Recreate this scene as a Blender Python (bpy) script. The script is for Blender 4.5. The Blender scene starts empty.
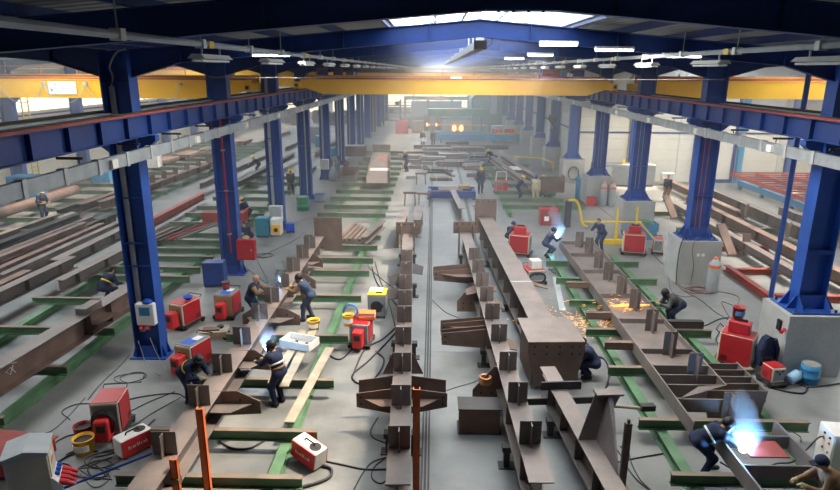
import bpy, bmesh, math, random
import numpy as np
from mathutils import Vector, Matrix
random.seed(7)
scene = bpy.context.scene
COL = scene.collection
PI = math.pi

# ---------------------------------------------------------------- camera
CAM_H, CAM_F, PITCH, YAW, ROLL = 9.641, 614.42, 0.2774, -0.0211, 0.0057
_F = Vector((math.sin(YAW)*math.cos(PITCH), math.cos(YAW)*math.cos(PITCH), -math.sin(PITCH)))
_R0 = Vector((math.cos(YAW), -math.sin(YAW), 0)); _U0 = _R0.cross(_F)
_R = _R0*math.cos(ROLL) + _U0*math.sin(ROLL); _U = -_R0*math.sin(ROLL) + _U0*math.cos(ROLL)
cam_d = bpy.data.cameras.new('camera'); cam = bpy.data.objects.new('camera', cam_d); COL.objects.link(cam)
cam_d.sensor_width = 36; cam_d.lens = CAM_F/840*36; cam_d.clip_start = .05; cam_d.clip_end = 500
m = Matrix((_R, _U, -_F)).transposed().to_4x4(); m.translation = (0, 0, CAM_H); cam.matrix_world = m
scene.camera = cam

def G(u, v, z=0.0):
    """floor-survey helper: point of the hall at height z seen at photo pixel u, v"""
    d = _F + _R*((u-420)/CAM_F) + _U*((245-v)/CAM_F)
    t = (z-CAM_H)/d.z
    return (d.x*t, d.y*t, z)

# ---------------------------------------------------------------- world, light, exposure
scene.view_settings.view_transform = 'Standard'; scene.view_settings.look = 'None'
scene.view_settings.gamma = 1.0; scene.view_settings.use_curve_mapping = False
scene.view_settings.exposure = 0.5
world = bpy.data.worlds.new('world'); scene.world = world; world.use_nodes = True
wn = world.node_tree.nodes; wl = world.node_tree.links
wbg = wn['Background']
sky = wn.new('ShaderNodeTexSky'); sky.sky_type = 'HOSEK_WILKIE'; sky.turbidity = 6
wl.new(sky.outputs[0], wbg.inputs[0]); wbg.inputs[1].default_value = 0.6
SKY_EMIT = 7.0        # daylight coming through the ridge glazing
HAZE = 0.0056          # welding haze in the hall air
LAMP_W = 260.0         # one fluorescent fitting

# ---------------------------------------------------------------- materials
MATS = {}
def mat(name, col, rough=.6, metal=0.0, var=.18, scale=1.5, col2=None, bump=0.0, fine=12.0, emit=None, spec=.4, coat=0.0):
    if name in MATS: return MATS[name]
    mt = bpy.data.materials.new(name); mt.use_nodes = True
    n, l = mt.node_tree.nodes, mt.node_tree.links
    b = n['Principled BSDF']
    b.inputs['Roughness'].default_value = rough; b.inputs['Metallic'].default_value = metal
    b.inputs['Specular IOR Level'].default_value = spec
    if coat: b.inputs['Coat Weight'].default_value = coat
    if emit:
        b.inputs['Emission Color'].default_value = (*emit[0], 1); b.inputs['Emission Strength'].default_value = emit[1]
    if var > 0:
        geo = n.new('ShaderNodeNewGeometry')
        n1 = n.new('ShaderNodeTexNoise'); n1.inputs['Scale'].default_value = scale; n1.inputs['Detail'].default_value = 4
        n2 = n.new('ShaderNodeTexNoise'); n2.inputs['Scale'].default_value = scale*fine; n2.inputs['Detail'].default_value = 2
        for q in (n1, n2): l.new(geo.outputs['Position'], q.inputs['Vector'])
        mx = n.new('ShaderNodeMath'); mx.operation = 'MULTIPLY_ADD'; mx.inputs[1].default_value = .35; 
        l.new(n2.outputs['Fac'], mx.inputs[0]); l.new(n1.outputs['Fac'], mx.inputs[2])
        r = n.new('ShaderNodeValToRGB'); l.new(mx.outputs[0], r.inputs[0])
        c2 = col2 or tuple(min(1, c*(1+var)) for c in col)
        c1 = tuple(c*(1-var) for c in col) if not col2 else col
        r.color_ramp.elements[0].position = .45; r.color_ramp.elements[1].position = .92
        r.color_ramp.elements[0].color = (*c1, 1); r.color_ramp.elements[1].color = (*c2, 1)
        l.new(r.outputs[0], b.inputs['Base Color'])
        if bump:
            bp = n.new('ShaderNodeBump'); bp.inputs['Strength'].default_value = bump; bp.inputs['Distance'].default_value = .02
            l.new(n2.outputs['Fac'], bp.inputs['Height']); l.new(bp.outputs[0], b.inputs['Normal'])
    else:
        b.inputs['Base Color'].default_value = (*col, 1)
    MATS[name] = mt
    return mt
NAVY  = mat('blue_paint', (.013,.042,.19), .45, 0, .25, .8)
BLUE  = mat('column_blue_paint', (.018,.07,.31), .4, 0, .25, .9)
YEL   = mat('crane_yellow_paint', (1.0,.5,.01), .45, 0, .1, .6)
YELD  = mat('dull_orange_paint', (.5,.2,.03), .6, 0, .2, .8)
YELB  = mat('safety_yellow', (.8,.55,.02), .5, 0, .08, 3)
STEEL = mat('mill_scale_steel', (.14,.12,.115), .5, .15, .2, 1.1, col2=(.24,.197,.182), bump=.08)
RUST  = mat('rusty_steel', (.13,.085,.07), .65, .1, .25, 1.4, col2=(.22,.145,.115), bump=.1)
DARKS = mat('dark_steel', (.05,.045,.045), .6, .2, .3, 2)
LITES = mat('ground_bright_steel', (.72,.72,.72), .35, .1, .08, 3)
GREEN = mat('green_paint', (.095,.19,.105), .55, 0, .3, 1.6)
GRTOP = mat('worn_green_flange_top', (.16,.15,.115), .6, .1, .3, 2.2, col2=(.27,.19,.15))
RED   = mat('red_paint', (.42,.02,.028), .4, 0, .12, 3)
REDB  = mat('bright_red_plastic', (.6,.03,.035), .4, 0, .08, 4)
REDO  = mat('red_oxide_primer', (.3,.05,.035), .65, 0, .25, 2)
ORAN  = mat('orange_primer', (.8,.17,.05), .6, 0, .18, 3)
CREAM = mat('cream_enamel', (.62,.56,.42), .5, 0, .1, 2)
WHITE = mat('white_enamel', (.75,.74,.70), .45, 0, .08, 3)
PAPER = mat('white_paper', (.82,.82,.8), .8, 0, .04, 5)
LGREY = mat('light_grey_paint', (.42,.45,.47), .5, .1, .12, 3)
GREY  = mat('grey_paint', (.22,.24,.26), .5, .1, .15, 3)
GALV  = mat('galvanised_sheet', (.38,.42,.45), .4, .5, .18, 2.5)
BLACK = mat('black_rubber', (.014,.014,.017), .5, 0, .2, 5)
CABLE = mat('dark_cable', (.028,.030,.038), .55, 0, .3, 3)
COPPER= mat('copper_coil', (.55,.25,.12), .4, .6, .2, 4)
POLEB = mat('dark_blue_pole_paint', (.012,.05,.3), .4, 0, .1, 4)
BLUEP = mat('bright_blue_plastic', (.015,.09,.5), .4, 0, .1, 4)
TEAL  = mat('teal_enamel', (.03,.2,.29), .45, 0, .12, 2)
LBLUE = mat('light_blue_paint', (.05,.24,.45), .5, 0, .15, 2)
WOOD  = mat('raw_timber', (.33,.285,.22), .75, 0, .22, 2.5)
CARD  = mat('cardboard', (.36,.25,.15), .8, 0, .2, 3)
CONC  = mat('cast_concrete', (.30,.31,.30), .85, 0, .2, .9, col2=(.42,.43,.42), bump=.15)
WALLW = mat('white_wall_sheet', (.56,.57,.54), .6, 0, .06, .4)
WALLC = mat('cream_wall_sheet', (.66,.60,.47), .6, 0, .06, .4)
WALLG = mat('grey_wall_sheet', (.30,.32,.32), .7, 0, .12, .3)
DECK  = mat('roof_deck_sheet', (.30,.31,.30), .6, .1, .1, .5)
SIGNM = mat('sign_white', (.86,.86,.86), .5, 0, .03, 3)
SKIN  = mat('skin', (.50,.27,.19), .6, 0, .08, 8)
HAIR  = mat('dark_hair', (.02,.015,.012), .8, 0, .2, 9)
OVER  = mat('navy_overall_cloth', (.012,.02,.055), .85, 0, .3, 6)
OVERB = mat('blue_overall_cloth', (.03,.05,.10), .85, 0, .3, 6)
OVERG = mat('grey_overall_cloth', (.06,.06,.065), .85, 0, .3, 6)
BROWN = mat('brown_leather', (.23,.13,.06), .8, 0, .2, 6)
BEIGE = mat('beige_cloth', (.48,.41,.28), .85, 0, .15, 6)
GLOVE = mat('tan_glove', (.42,.32,.17), .85, 0, .15, 8)
REFL  = mat('reflective_tape', (.7,.72,.7), .3, .1, .05, 5)
HELY  = mat('yellow_helmet_plastic', (.85,.58,.02), .35, 0, .05, 5)
LAMPM = mat('lit_lamp', (.9,.9,.9), .5, 0, 0, emit=((1,.97,.9), 14))
ARCM  = mat('welding_arc_light', (1,1,1), .5, 0, 0, emit=((.5,.78,1), 30))
SPARKM= mat('spark_light', (1,.5,.1), .5, 0, 0, emit=((1,.4,.07), 2.2))
GLOWM = mat('furnace_glow', (1,.4,.1), .5, 0, 0, emit=((1,.3,.08), 5))
SKYM  = mat('ridge_glazing', (.85,.9,.95), .4, 0, 0, emit=((.86,.94,1), SKY_EMIT))
WINM  = mat('glowing_wall_panel', (.8,.75,.6), .5, 0, 0, emit=((1,.86,.62), 1.2))

# concrete floor
FLOORM = bpy.data.materials.new('power_floated_concrete'); FLOORM.use_nodes = True
def _floor():
    n, l = FLOORM.node_tree.nodes, FLOORM.node_tree.links; b = n['Principled BSDF']
    geo = n.new('ShaderNodeNewGeometry')
    def noise(s, d, dist=0):
        q = n.new('ShaderNodeTexNoise'); q.inputs['Scale'].default_value = s; q.inputs['Detail'].default_value = d
        q.inputs['Distortion'].default_value = dist; l.new(geo.outputs['Position'], q.inputs['Vector']); return q
    a, c, e = noise(.16, 6, .2), noise(.9, 9, .15), noise(9, 6)
    r = n.new('ShaderNodeValToRGB'); l.new(a.outputs['Fac'], r.inputs[0])
    r.color_ramp.elements[0].position = .3; r.color_ramp.elements[0].color = (.165,.175,.18,1)
    r.color_ramp.elements[1].position = .72; r.color_ramp.elements[1].color = (.30,.30,.29,1)
    r2 = n.new('ShaderNodeValToRGB'); l.new(c.outputs['Fac'], r2.inputs[0])
    r2.color_ramp.elements[0].position = .34; r2.color_ramp.elements[0].color = (.62,.62,.62,1)
    r2.color_ramp.elements[1].position = .6; r2.color_ramp.elements[1].color = (1,1,1,1)
    mx = n.new('ShaderNodeMix'); mx.data_type = 'RGBA'; mx.blend_type = 'MULTIPLY'; mx.inputs[0].default_value = .75
    l.new(r.outputs[0], mx.inputs[6]); l.new(r2.outputs[0], mx.inputs[7])
    r3 = n.new('ShaderNodeValToRGB'); l.new(e.outputs['Fac'], r3.inputs[0])
    r3.color_ramp.elements[0].color = (.78,.78,.78,1); r3.color_ramp.elements[1].color = (1,1,1,1)
    r3.color_ramp.elements[0].position = .3
    m2 = n.new('ShaderNodeMix'); m2.data_type = 'RGBA'; m2.blend_type = 'MULTIPLY'; m2.inputs[0].default_value = .6
    l.new(mx.outputs[2], m2.inputs[6]); l.new(r3.outputs[0], m2.inputs[7]); l.new(m2.outputs[2], b.inputs['Base Color'])
    rr = n.new('ShaderNodeMapRange'); l.new(c.outputs['Fac'], rr.inputs[0]); rr.inputs[3].default_value = .34; rr.inputs[4].default_value = .62
    l.new(rr.outputs[0], b.inputs['Roughness'])
_floor()

# ---------------------------------------------------------------- mesh helpers
class MB:
    def __init__(s): s.v, s.f = [], []
    def _add(s, vs, fs):
        o = len(s.v); s.v += [tuple(p) for p in vs]; s.f += [tuple(i+o for i in q) for q in fs]; return s
    def box(s, x0, x1, y0, y1, z0, z1):
        return s._add([(x0,y0,z0),(x1,y0,z0),(x1,y1,z0),(x0,y1,z0),(x0,y0,z1),(x1,y0,z1),(x1,y1,z1),(x0,y1,z1)],
                      [(3,2,1,0),(4,5,6,7),(0,1,5,4),(1,2,6,5),(2,3,7,6),(3,0,4,7)])
    def cbox(s, x0, x1, y0, y1, z0, z1, c=.02):      # box with chamfered edges
        X, Y, Z = (x0, x1), (y0, y1), (z0, z1); sg = (1, -1); vs = {}; L = []
        for i in (0, 1):
            for j in (0, 1):
                for k in (0, 1):
                    for a in range(3):
                        p = [X[i]+sg[i]*c, Y[j]+sg[j]*c, Z[k]+sg[k]*c]; p[a] = (X, Y, Z)[a][(i, j, k)[a]]
                        vs[i,j,k,a] = len(L); L.append(tuple(p))
        F = []
        for a in range(3):
            b, d = [(1,2),(2,0),(0,1)][a]
            for e in (0, 1):
                q = []
                for (p, r) in ((0,0),(1,0),(1,1),(0,1)):
                    key = [0,0,0]; key[a] = e; key[b] = p; key[d] = r; q.append(vs[(*key, a)])
                F.append(tuple(q if e else q[::-1]))
            for p in (0, 1):
                for r in (0, 1):                       # edge running along a
                    k0 = [0,0,0]; k0[b] = p; k0[d] = r; k1 = list(k0); k1[a] = 1
                    q = (vs[(*k0,b)], vs[(*k1,b)], vs[(*k1,d)], vs[(*k0,d)])
                    F.append(q if (p == r) else q[::-1])
        for i in (0, 1):
            for j in (0, 1):
                for k in (0, 1):
                    q = (vs[i,j,k,0], vs[i,j,k,1], vs[i,j,k,2]); F.append(q if (i+j+k) % 2 else q[::-1])
        return s._add(L, F)
    def prism(s, pts, plane, a0, a1):
        f = {'xz': lambda p, a: (p[0], a, p[1]), 'yz': lambda p, a: (a, p[0], p[1]), 'xy': lambda p, a: (p[0], p[1], a)}[plane]
        n = len(pts); vs = [f(p, a0) for p in pts] + [f(p, a1) for p in pts]
        fs = [tuple(range(n)), tuple(range(2*n-1, n-1, -1))] + [(i, n+i, n+(i+1) % n, (i+1) % n) for i in range(n)]
        return s._add(vs, fs)
    def cyl(s, p0, p1, r0, r1=None, n=10):
        return s.tube([p0, p1], r0, n, r1)
    def tube(s, pts, r, n=6, r1=None):
        P = [Vector(p) for p in pts]; k = len(P); rr = [r + (((r1 if r1 is not None else r)-r)*i/max(1, k-1)) for i in range(k)]
        vs, fs = [], []; up = None
        for i, p in enumerate(P):
            t = (P[min(i+1, k-1)]-P[max(i-1, 0)]).normalized()
            if up is None: up = Vector((0,0,1)) if abs(t.z) < .9 else Vector((1,0,0))
            a = t.cross(up).normalized(); b = a.cross(t).normalized(); up = b
            for j in range(n):
                w = 2*PI*j/n; vs.append(p + a*(math.cos(w)*rr[i]) + b*(math.sin(w)*rr[i]))
        for i in range(k-1):
            for j in range(n):
                fs.append((i*n+j, i*n+(j+1) % n, (i+1)*n+(j+1) % n, (i+1)*n+j))
        fs += [tuple(range(n-1, -1, -1)), tuple(range((k-1)*n, k*n))]
        return s._add(vs, fs)
    def lathe(s, prof, n=14, cx=0, cy=0):
        vs, fs = [], []
        for (r, z) in prof:
            for j in range(n):
                w = 2*PI*j/n; vs.append((cx+r*math.cos(w), cy+r*math.sin(w), z))
        for i in range(len(prof)-1):
            for j in range(n):
                fs.append((i*n+j, i*n+(j+1) % n, (i+1)*n+(j+1) % n, (i+1)*n+j))
        fs += [tuple(range(n-1, -1, -1)), tuple(range((len(prof)-1)*n, len(prof)*n))]
        return s._add(vs, fs)
    def plate(s, pts, t):                              # polygon of 3-D points thickened along its normal
        P = [Vector(p) for p in pts]; nr = (P[1]-P[0]).cross(P[2]-P[0]).normalized()*t/2; n = len(P)
        return s._add([p-nr for p in P]+[p+nr for p in P], [tuple(range(n-1,-1,-1)), tuple(range(n, 2*n))] + [(i, (i+1) % n, n+(i+1) % n, n+i) for i in range(n)])
    def mesh(s, name, m=None, smooth=False):
        me = bpy.data.meshes.new(name); me.from_pydata(s.v, [], s.f)
        bm = bmesh.new(); bm.from_mesh(me); bmesh.ops.recalc_face_normals(bm, faces=bm.faces); bm.to_mesh(me); bm.free()
        if m: me.materials.append(m)
        if smooth: me.polygons.foreach_set('use_smooth', [True]*len(me.polygons))
        return me
    def build(s, name, m, parent=None, loc=(0,0,0), rz=0, smooth=False):
        return put(name, s.mesh(name, m, smooth), parent, loc, rz)
def put(name, me, parent=None, loc=(0,0,0), rz=0):
    o = bpy.data.objects.new(name, me); COL.objects.link(o); o.parent = parent; o.location = loc
    if isinstance(rz, (tuple, list)): o.rotation_euler = rz
    else: o.rotation_euler = (0, 0, rz)
    return o
def tag(o, label=None, cat=None, group=None, kind=None):
    if label: o['label'] = label
    if cat: o['category'] = cat
    if group: o['group'] = group
    if kind: o['kind'] = kind
    return o
def T(name, label, cat, loc=(0,0,0), rz=0, group=None):
    return tag(put(name, None, None, loc, rz), label, cat, group)
def copy_tree(o, parent=None):
    c = o.copy(); COL.objects.link(c); c.parent = parent
    for ch in list(o.children): copy_tree(ch, c)
    return c
_cache = {}
def shared(key, fn):
    if key not in _cache: _cache[key] = fn()
    return _cache[key]
def bx(name, x0, x1, y0, y1, z0, z1, m, parent, c=0):
    b = MB(); b.cbox(x0,x1,y0,y1,z0,z1,c) if c else b.box(x0,x1,y0,y1,z0,z1)
    return b.build(name, m, parent)
def spline(P, n=6):
    P = [Vector(p) for p in P]; Q = [P[0]*2-P[1]] + P + [P[-1]*2-P[-2]]; out = []
    for i in range(1, len(Q)-2):
        for k in range(n):
            t = k/n; a, b, c, d = Q[i-1:i+3]
            out.append(.5*((2*b)+(c-a)*t+(2*a-5*b+4*c-d)*t*t+(3*b-a-3*c+d)*t**3))
    return out + [P[-1]]
def lettering(parent, w, h, n, m, flat='xz', seed=1):
    """a row of small letter-like raised strokes, w wide and h high, in the parent's own plane"""
    rnd = random.Random(seed); b = MB(); x = 0
    step = w/n
    for i in range(n):
        hh = h*(1.0 if rnd.random() < .35 else .66); x0 = i*step; ww = step*.68; t = h*.2
        b.box(x0, x0+t*.8, -.004, 0, 0, hh)
        k = rnd.randrange(4)
        if k != 3: b.box(x0, x0+ww, -.004, 0, hh*.66-t*.8, hh*.66)
        if k in (0, 2): b.box(x0+ww-t*.8, x0+ww, -.004, 0, 0, hh*.66)
        if k in (1, 2): b.box(x0, x0+ww, -.004, 0, 0, t*.8)
    return b.build('lettering', m, parent)

# ---------------------------------------------------------------- setting out
BAY = 9.0; Y0 = 19.44; XL, XR = -9.75, 12.45; SPAN = XR-XL; XW = XL-SPAN; XE = XR+SPAN
NY = lambda n: Y0+BAY*n
YB, YF = 130.6, -9.0            # back and front of the hall
YFACE = 55.9                    # end wall of the right-hand bay
SLOPE, ZR = .085, 10.6
HALF = SPAN/2
def zb(d): return ZR-SLOPE*abs(d)       # underside of a rafter, d from the ridge
DEP = .5

# daylight: sun through the ridge glazing, from the right
sun_d = bpy.data.lights.new('sun', 'SUN'); sun_d.energy = 17; sun_d.color = (1,.83,.62); sun_d.angle = math.radians(4)
sun = bpy.data.objects.new('sun', sun_d); COL.objects.link(sun)
sun.rotation_euler = Vector((-.5, -.2, -1)).to_track_quat('-Z', 'Y').to_euler()

# ---------------------------------------------------------------- floor
fl = MB().box(XW-1.2, XE+1.2, YF-1, YB+1, -.3, 0).build('floor', FLOORM); tag(fl, 'grey power-floated concrete floor of the hall', kind='structure')
for i, x in enumerate((-.12, 2.52)):
    t = T('floor_rail', ['dark track let into the concrete floor between the two middle girders', 'dark track let into the concrete floor left of the wide boxed girder'][i], 'rail', (x, 5, 0))
    bx('groove_edge', -.11, -.06, 0, 75, -.02, .012, DARKS, t); bx('groove_edge', .06, .11, 0, 75, -.02, .012, DARKS, t)
    bx('track_rail', -.03, .03, 0, 75, -.02, .03, DARKS, t)
joint = MB()
for y in range(2, 128, 6): joint.box(-32, 34, y-.006, y+.006, -.01, .002)
for x in (-28, -22, -16, -8.2, 5.2, 10.5): joint.box(x-.006, x+.006, -8, 130, -.01, .002)
joint.build('slab_joint', GREY, fl)

# ---------------------------------------------------------------- walls
def boarded_wall(name, label, p0, p1, z0, z1, inward, board_h, bays, m, girts=()):
    """wall of horizontal sheets between posts; p0 -> p1 in plan, inward = offset direction of the sheets"""
    p0, p1 = Vector(p0), Vector(p1); L = (p1-p0).length; d = (p1-p0)/L; rz = math.atan2(d.y, d.x)
    w = MB().box(0, L, -.1, .1, z0, z1).build(name, WALLG, None, (p0.x, p0.y, 0), rz); tag(w, label, kind='structure')
    nb = int((z1-z0)/board_h); xs = [L*i/bays for i in range(bays+1)]
    s = 1 if inward else -1
    key = (name, round(L/bays, 2), board_h, m.name)
    me = MB().box(.04, L/bays-.04, *(sorted((s*.1, s*.16))), .012, board_h-.012).mesh('panel', m)
    for i in range(bays):
        for k in range(nb): put('panel', me, w, (xs[i], 0, z0+k*board_h))
    for z in girts: MB().box(0, L, *(sorted((s*.16, s*.24))), z-.07, z+.07).build('girt', NAVY, w)
    return w
wf = boarded_wall('wall_end', 'white sheeted end wall of the right bay', (XR+.5, YFACE), (XE+.6, YFACE), 0, 9.6, False, .96, 5, WALLW, (4.4,))
wr = boarded_wall('wall_right', 'white sheeted side wall behind the far right columns', (XR+.75, YFACE), (XR+.75, YB), 0, 9.6, True, .96, 8, WALLW, (4.4, 7.6))
we = boarded_wall('wall_east', 'white sheeted outer wall of the right bay', (XE+.6, YF), (XE+.6, YFACE), 0, 9.6, True, .96, 7, WALLW, (4.4,))
wk = boarded_wall('wall_back', 'grey sheeted back wall of the hall', (XL-.3, YB), (XR+.75, YB), 0, 11.5, False, .96, 4, WALLG, (3.2, 6.4))
wkl = boarded_wall('wall_back_left', 'cream sheeted back wall of the left bay', (XW-.7, YB), (XL-.3, YB), 0, 11.5, False, .96, 4, WALLC, (4.4,))
wl_ = boarded_wall('wall_left', 'cream sheeted outer wall of the left bay', (XW-.7, YF), (XW-.7, YB), 0, 9.6, False, .96, 15, WALLC, (3.0, 6.0))
wfr = MB().box(XW-1, XE+1, YF-.2, YF, 0, 11).build('wall_front', WALLG); tag(wfr, 'grey wall at the near end of the hall', kind='structure')
gb = MB().prism([(XW-1, 9.4), (XE+1, 9.4), (XE+1, 12), (XW-1, 12)], 'xz', YF-.2, YF).build('wall_front_gable', WALLG); tag(gb, 'grey gable sheeting above the near wall', kind='structure')
MB().box(XR-.2, XE+1, YFACE-.1, YFACE+.1, 9.55, 11.8).build('gable_sheet', WALLW, wf, (-(XR+.5), -YFACE, 0))
# cream glowing panels on the left bay's walls
for i in range(4):
    MB().box(.3, HALF/2-.3, -.2, -.17, 1.2, 4.6).build('glow_panel', WINM, wkl, (i*(SPAN+.4)/4, 0, 0))  # lit look of the cream back wall put into the panels' emission
for i in range(6, 14):
    MB().box(.8, 8.4, -.2, -.17, 6.3, 8.6).build('glow_panel', WINM, wl_, (i*(YB-YF)/15, 0, 0))
for i in range(3): MB().box(.4+i*5.6, 5.6+i*5.6, -.2, -.17, 2.3, 4.9).build('glow_panel', WINM, wk)
# roller door in the end wall with a blue frame, and the wall posts
dr = tag(MB().box(0, 3.2, -.06, 0, .3, 9.0).build('door_1', WALLW, None, (23.5, YFACE-.17, 0)), 'tall pale roller door with blue frame in the end wall', kind='structure')
for k in range(30): MB().box(.02, 3.18, -.075, -.06, .32+k*.29, .56+k*.29).build('slat', WALLW, dr)
bx('door_frame', -.32, 0, -.25, .05, 0, 9.2, NAVY, dr); bx('door_frame', 3.2, 3.42, -.25, .05, 0, 9.2, NAVY, dr); bx('door_sill', -.3, 3.4, -.2, .05, 0, .3, NAVY, dr)
for i, x in enumerate((17.7, 27.3, 31.6)):
    t = T('wall_post', ['blue wall post left of the roller door', 'light blue wall post with orange mark beside the roller door', 'blue wall post behind the red rack'][i], 'post', (x, YFACE-.45, 0))
    pm = (BLUE, LBLUE, BLUE)[i]
    bx('web', -.02, .02, -.16, .16, 0, 9.3, pm, t); bx('flange', -.22, .22, -.2, -.16, 0, 9.3, pm, t); bx('flange', -.22, .22, .16, .2, 0, 9.3, pm, t); bx('base_plate', -.3, .3, -.26, .24, 0, .03, pm, t)
    if i == 1: bx('orange_mark', -.2, .2, -.215, -.2, 4.1, 4.35, ORAN, t)

# ---------------------------------------------------------------- roof
def ceiling(xr, y0, y1, label, name):
    b = MB(); rib = .42; n = int((y1-y0)/rib)
    for s in (-1, 1):
        for d0, d1 in ((2.7, HALF+.1),):
            za, zc = zb(d0)+DEP+.2, zb(d1)+DEP+.2
            prev = None; vs = []; fs = []
            for i in range(n+1):
                for (dy, dz) in ((0,0), (.24,0), (.29,.06), (.37,.06)):
                    y = min(y1, y0+i*rib+dy); vs += [(xr+s*d0, y, za+dz), (xr+s*d1, y, zc+dz)]
            for i in range(len(vs)//2-1): fs.append((2*i, 2*i+1, 2*i+3, 2*i+2))
            b._add(vs, fs)
            # solid outer skin so that no daylight leaks through
            b._add([(xr+s*d0, y0, za+.2), (xr+s*d1, y0, zc+.2), (xr+s*d1, y1, zc+.2), (xr+s*d0, y1, za+.2)], [(0,1,2,3)])
    b.box(xr-2.8, xr+2.8, y0, 12.4, zb(2.7)+DEP+.15, zb(2.7)+DEP+.25)  # deck closing the near ridge, added to darken the foreground
    o = b.build(name, DECK); tag(o, label, kind='structure')
    me = MB().box(-.035, .035, y0, y1, 0, .2).mesh('purlin', NAVY)
    for s in (-1, 1):
        for d in (2.75, 4.4, 6.2, 8.0, 9.8):
            put('purlin', me, o, (xr+s*d, 0, zb(d)+DEP))
    return o
XM = (XL+XR)/2
ceiling(XM, YF, YB, 'grey ribbed roof deck over the middle bay', 'ceiling')
ceiling(XM-SPAN, YF, YB, 'grey ribbed roof deck over the left bay', 'ceiling_left')
ceiling(XM+SPAN, YF, YFACE, 'grey ribbed roof deck over the right bay', 'ceiling_right')
# ridge glazing
def glaze_mat():
    n, l = SKYM.node_tree.nodes, SKYM.node_tree.links
    out = n['Material Output']; tr = n.new('ShaderNodeBsdfTransparent'); em = n.new('ShaderNodeEmission'); mx = n.new('ShaderNodeMixShader')
    em.inputs[0].default_value = (.84,.93,1,1); em.inputs[1].default_value = SKY_EMIT; mx.inputs[0].default_value = .45
    l.new(tr.outputs[0], mx.inputs[1]); l.new(em.outputs[0], mx.inputs[2]); l.new(mx.outputs[0], out.inputs[0])
glaze_mat()
def skylight(idx, xr, y0, y1, label):
    zc = zb(2.7)+DEP+.2; t = MB()
    for s in (-1, 1): t.box(*sorted((xr+s*2.62, xr+s*2.72)), y0, y1, zc-.1, zc+.5)
    w = t.build('window_%d' % idx, LGREY); tag(w, label, kind='structure')
    st = 3.0; n = int((y1-y0)/st)
    for s in (-1, 1):
        me = MB().plate([(s*2.62, .05, .5), (s*.04, .05, 1.05), (s*.04, st-.05, 1.05), (s*2.62, st-.05, .5)], .02).mesh('pane', SKYM)
        mb = MB()
        mb.plate([(s*2.66, -.05, .47), (s*.0, -.05, 1.02), (s*.0, .05, 1.02), (s*2.66, .05, .47)], .07)
        bar = mb.mesh('glazing_bar', LGREY)
        for i in range(n):
            put('pane', me, w, (xr, y0+i*st, zc)); put('glazing_bar', bar, w, (xr, y0+i*st, zc))
    MB().box(xr-.06, xr+.06, y0, y1, zc+.95, zc+1.08).build('ridge_bar', LGREY, w)
    for s in (-1, 1): MB().box(xr+s*1.35-.04, xr+s*1.35+.04, y0, y1, zc+.66, zc+.74).build('glazing_rail', LGREY, w)
skylight(1, XM, 12.4, YB, 'white glowing ridge glazing along the middle bay')
skylight(2, XM-SPAN, 12.4, YB, 'unseen ridge glazing added to light the left bay')  # side bay glazing is out of view, added because these bays need light
skylight(3, XM+SPAN, 12.4, YFACE-.3, 'unseen ridge glazing added to light the right bay')

# rafters: one portal rafter per frame and bay, with haunches at the columns
def rafter_parts():
    def prof(dz0=0, dz1=0):
        P = [(-HALF+.2, 9.3), (-HALF+2.0, zb(HALF-2.0)), (0, ZR), (HALF-2.0, zb(HALF-2.0)), (HALF-.2, 9.3)]
        return P
    P = prof(); top = [(HALF-.2, zb(HALF-.2)+DEP), (0, ZR+DEP), (-HALF+.2, zb(HALF-.2)+DEP)]
    web = MB()
    full = P+top
    for (a, b) in ((0,1),(1,2),(2,3),(3,4)):           # convex strips
        xa, xb = P[a][0], P[b][0]
        web.prism([P[a], P[b], (xb, zb(xb)+DEP), (xa, zb(xa)+DEP)], 'xz', -.012, .012)
    bot = MB(); tp = MB()
    for (a, b) in ((0,1),(1,2),(2,3),(3,4)):
        (xa, za), (xb, zb_) = P[a], P[b]
        bot.prism([(xa, za), (xb, zb_), (xb, zb_+.025), (xa, za+.025)], 'xz', -.13, .13)
        tp.prism([(xa, zb(xa)+DEP-.025), (xb, zb(xb)+DEP-.025), (xb, zb(xb)+DEP), (xa, zb(xa)+DEP)], 'xz', -.13, .13)
    sts = [MB().box(x-.01, x+.01, -.12, .12, zb(x)+.02, zb(x)+DEP-.02).mesh('stiffener', NAVY) for x in (-HALF+2, -4.1, -1.5, 1.5, 4.1, HALF-2)]
    return web.mesh('web', NAVY), bot.mesh('bottom_flange', NAVY), tp.mesh('top_flange', NAVY), sts
RW, RBM, RT, RS = rafter_parts()
def rafter(xr, n, label, group):
    t = T('roof_rafter', label, 'rafter', (xr, NY(n), 0), 0, group)
    put('web', RW, t); put('bottom_flange', RBM, t); put('top_flange', RT, t)
    if n < 3:
        for s in RS: put('stiffener', s, t)
    if n == -1:
        b = MB(); b.prism([(-.55, ZR-.05), (.55, ZR-.05), (.55, ZR), (-.55, ZR)], 'xz', -.16, .16)
        for q in (-.35, -.12, .12, .35): b.cyl((q, -.1, ZR-.08), (q, -.1, ZR-.05), .025, n=6)
        b.build('ridge_splice', NAVY, t)
for n in range(-1, 13): rafter(XM, n, 'dark blue haunched roof rafter across the middle bay' if n > 0 else ('dark blue roof rafter with bolted ridge splice, overhead in the middle bay' if n < 0 else 'blue roof rafter carrying the lit tubes in the middle bay'), 'rafters of the middle bay')
for n in range(-1, 13): rafter(XM-SPAN, n, 'dark blue haunched roof rafter across the left bay', 'rafters of the left bay')
for n in range(-1, 4): rafter(XM+SPAN, n, 'dark blue haunched roof rafter across the right bay', 'rafters of the right bay')

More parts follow.
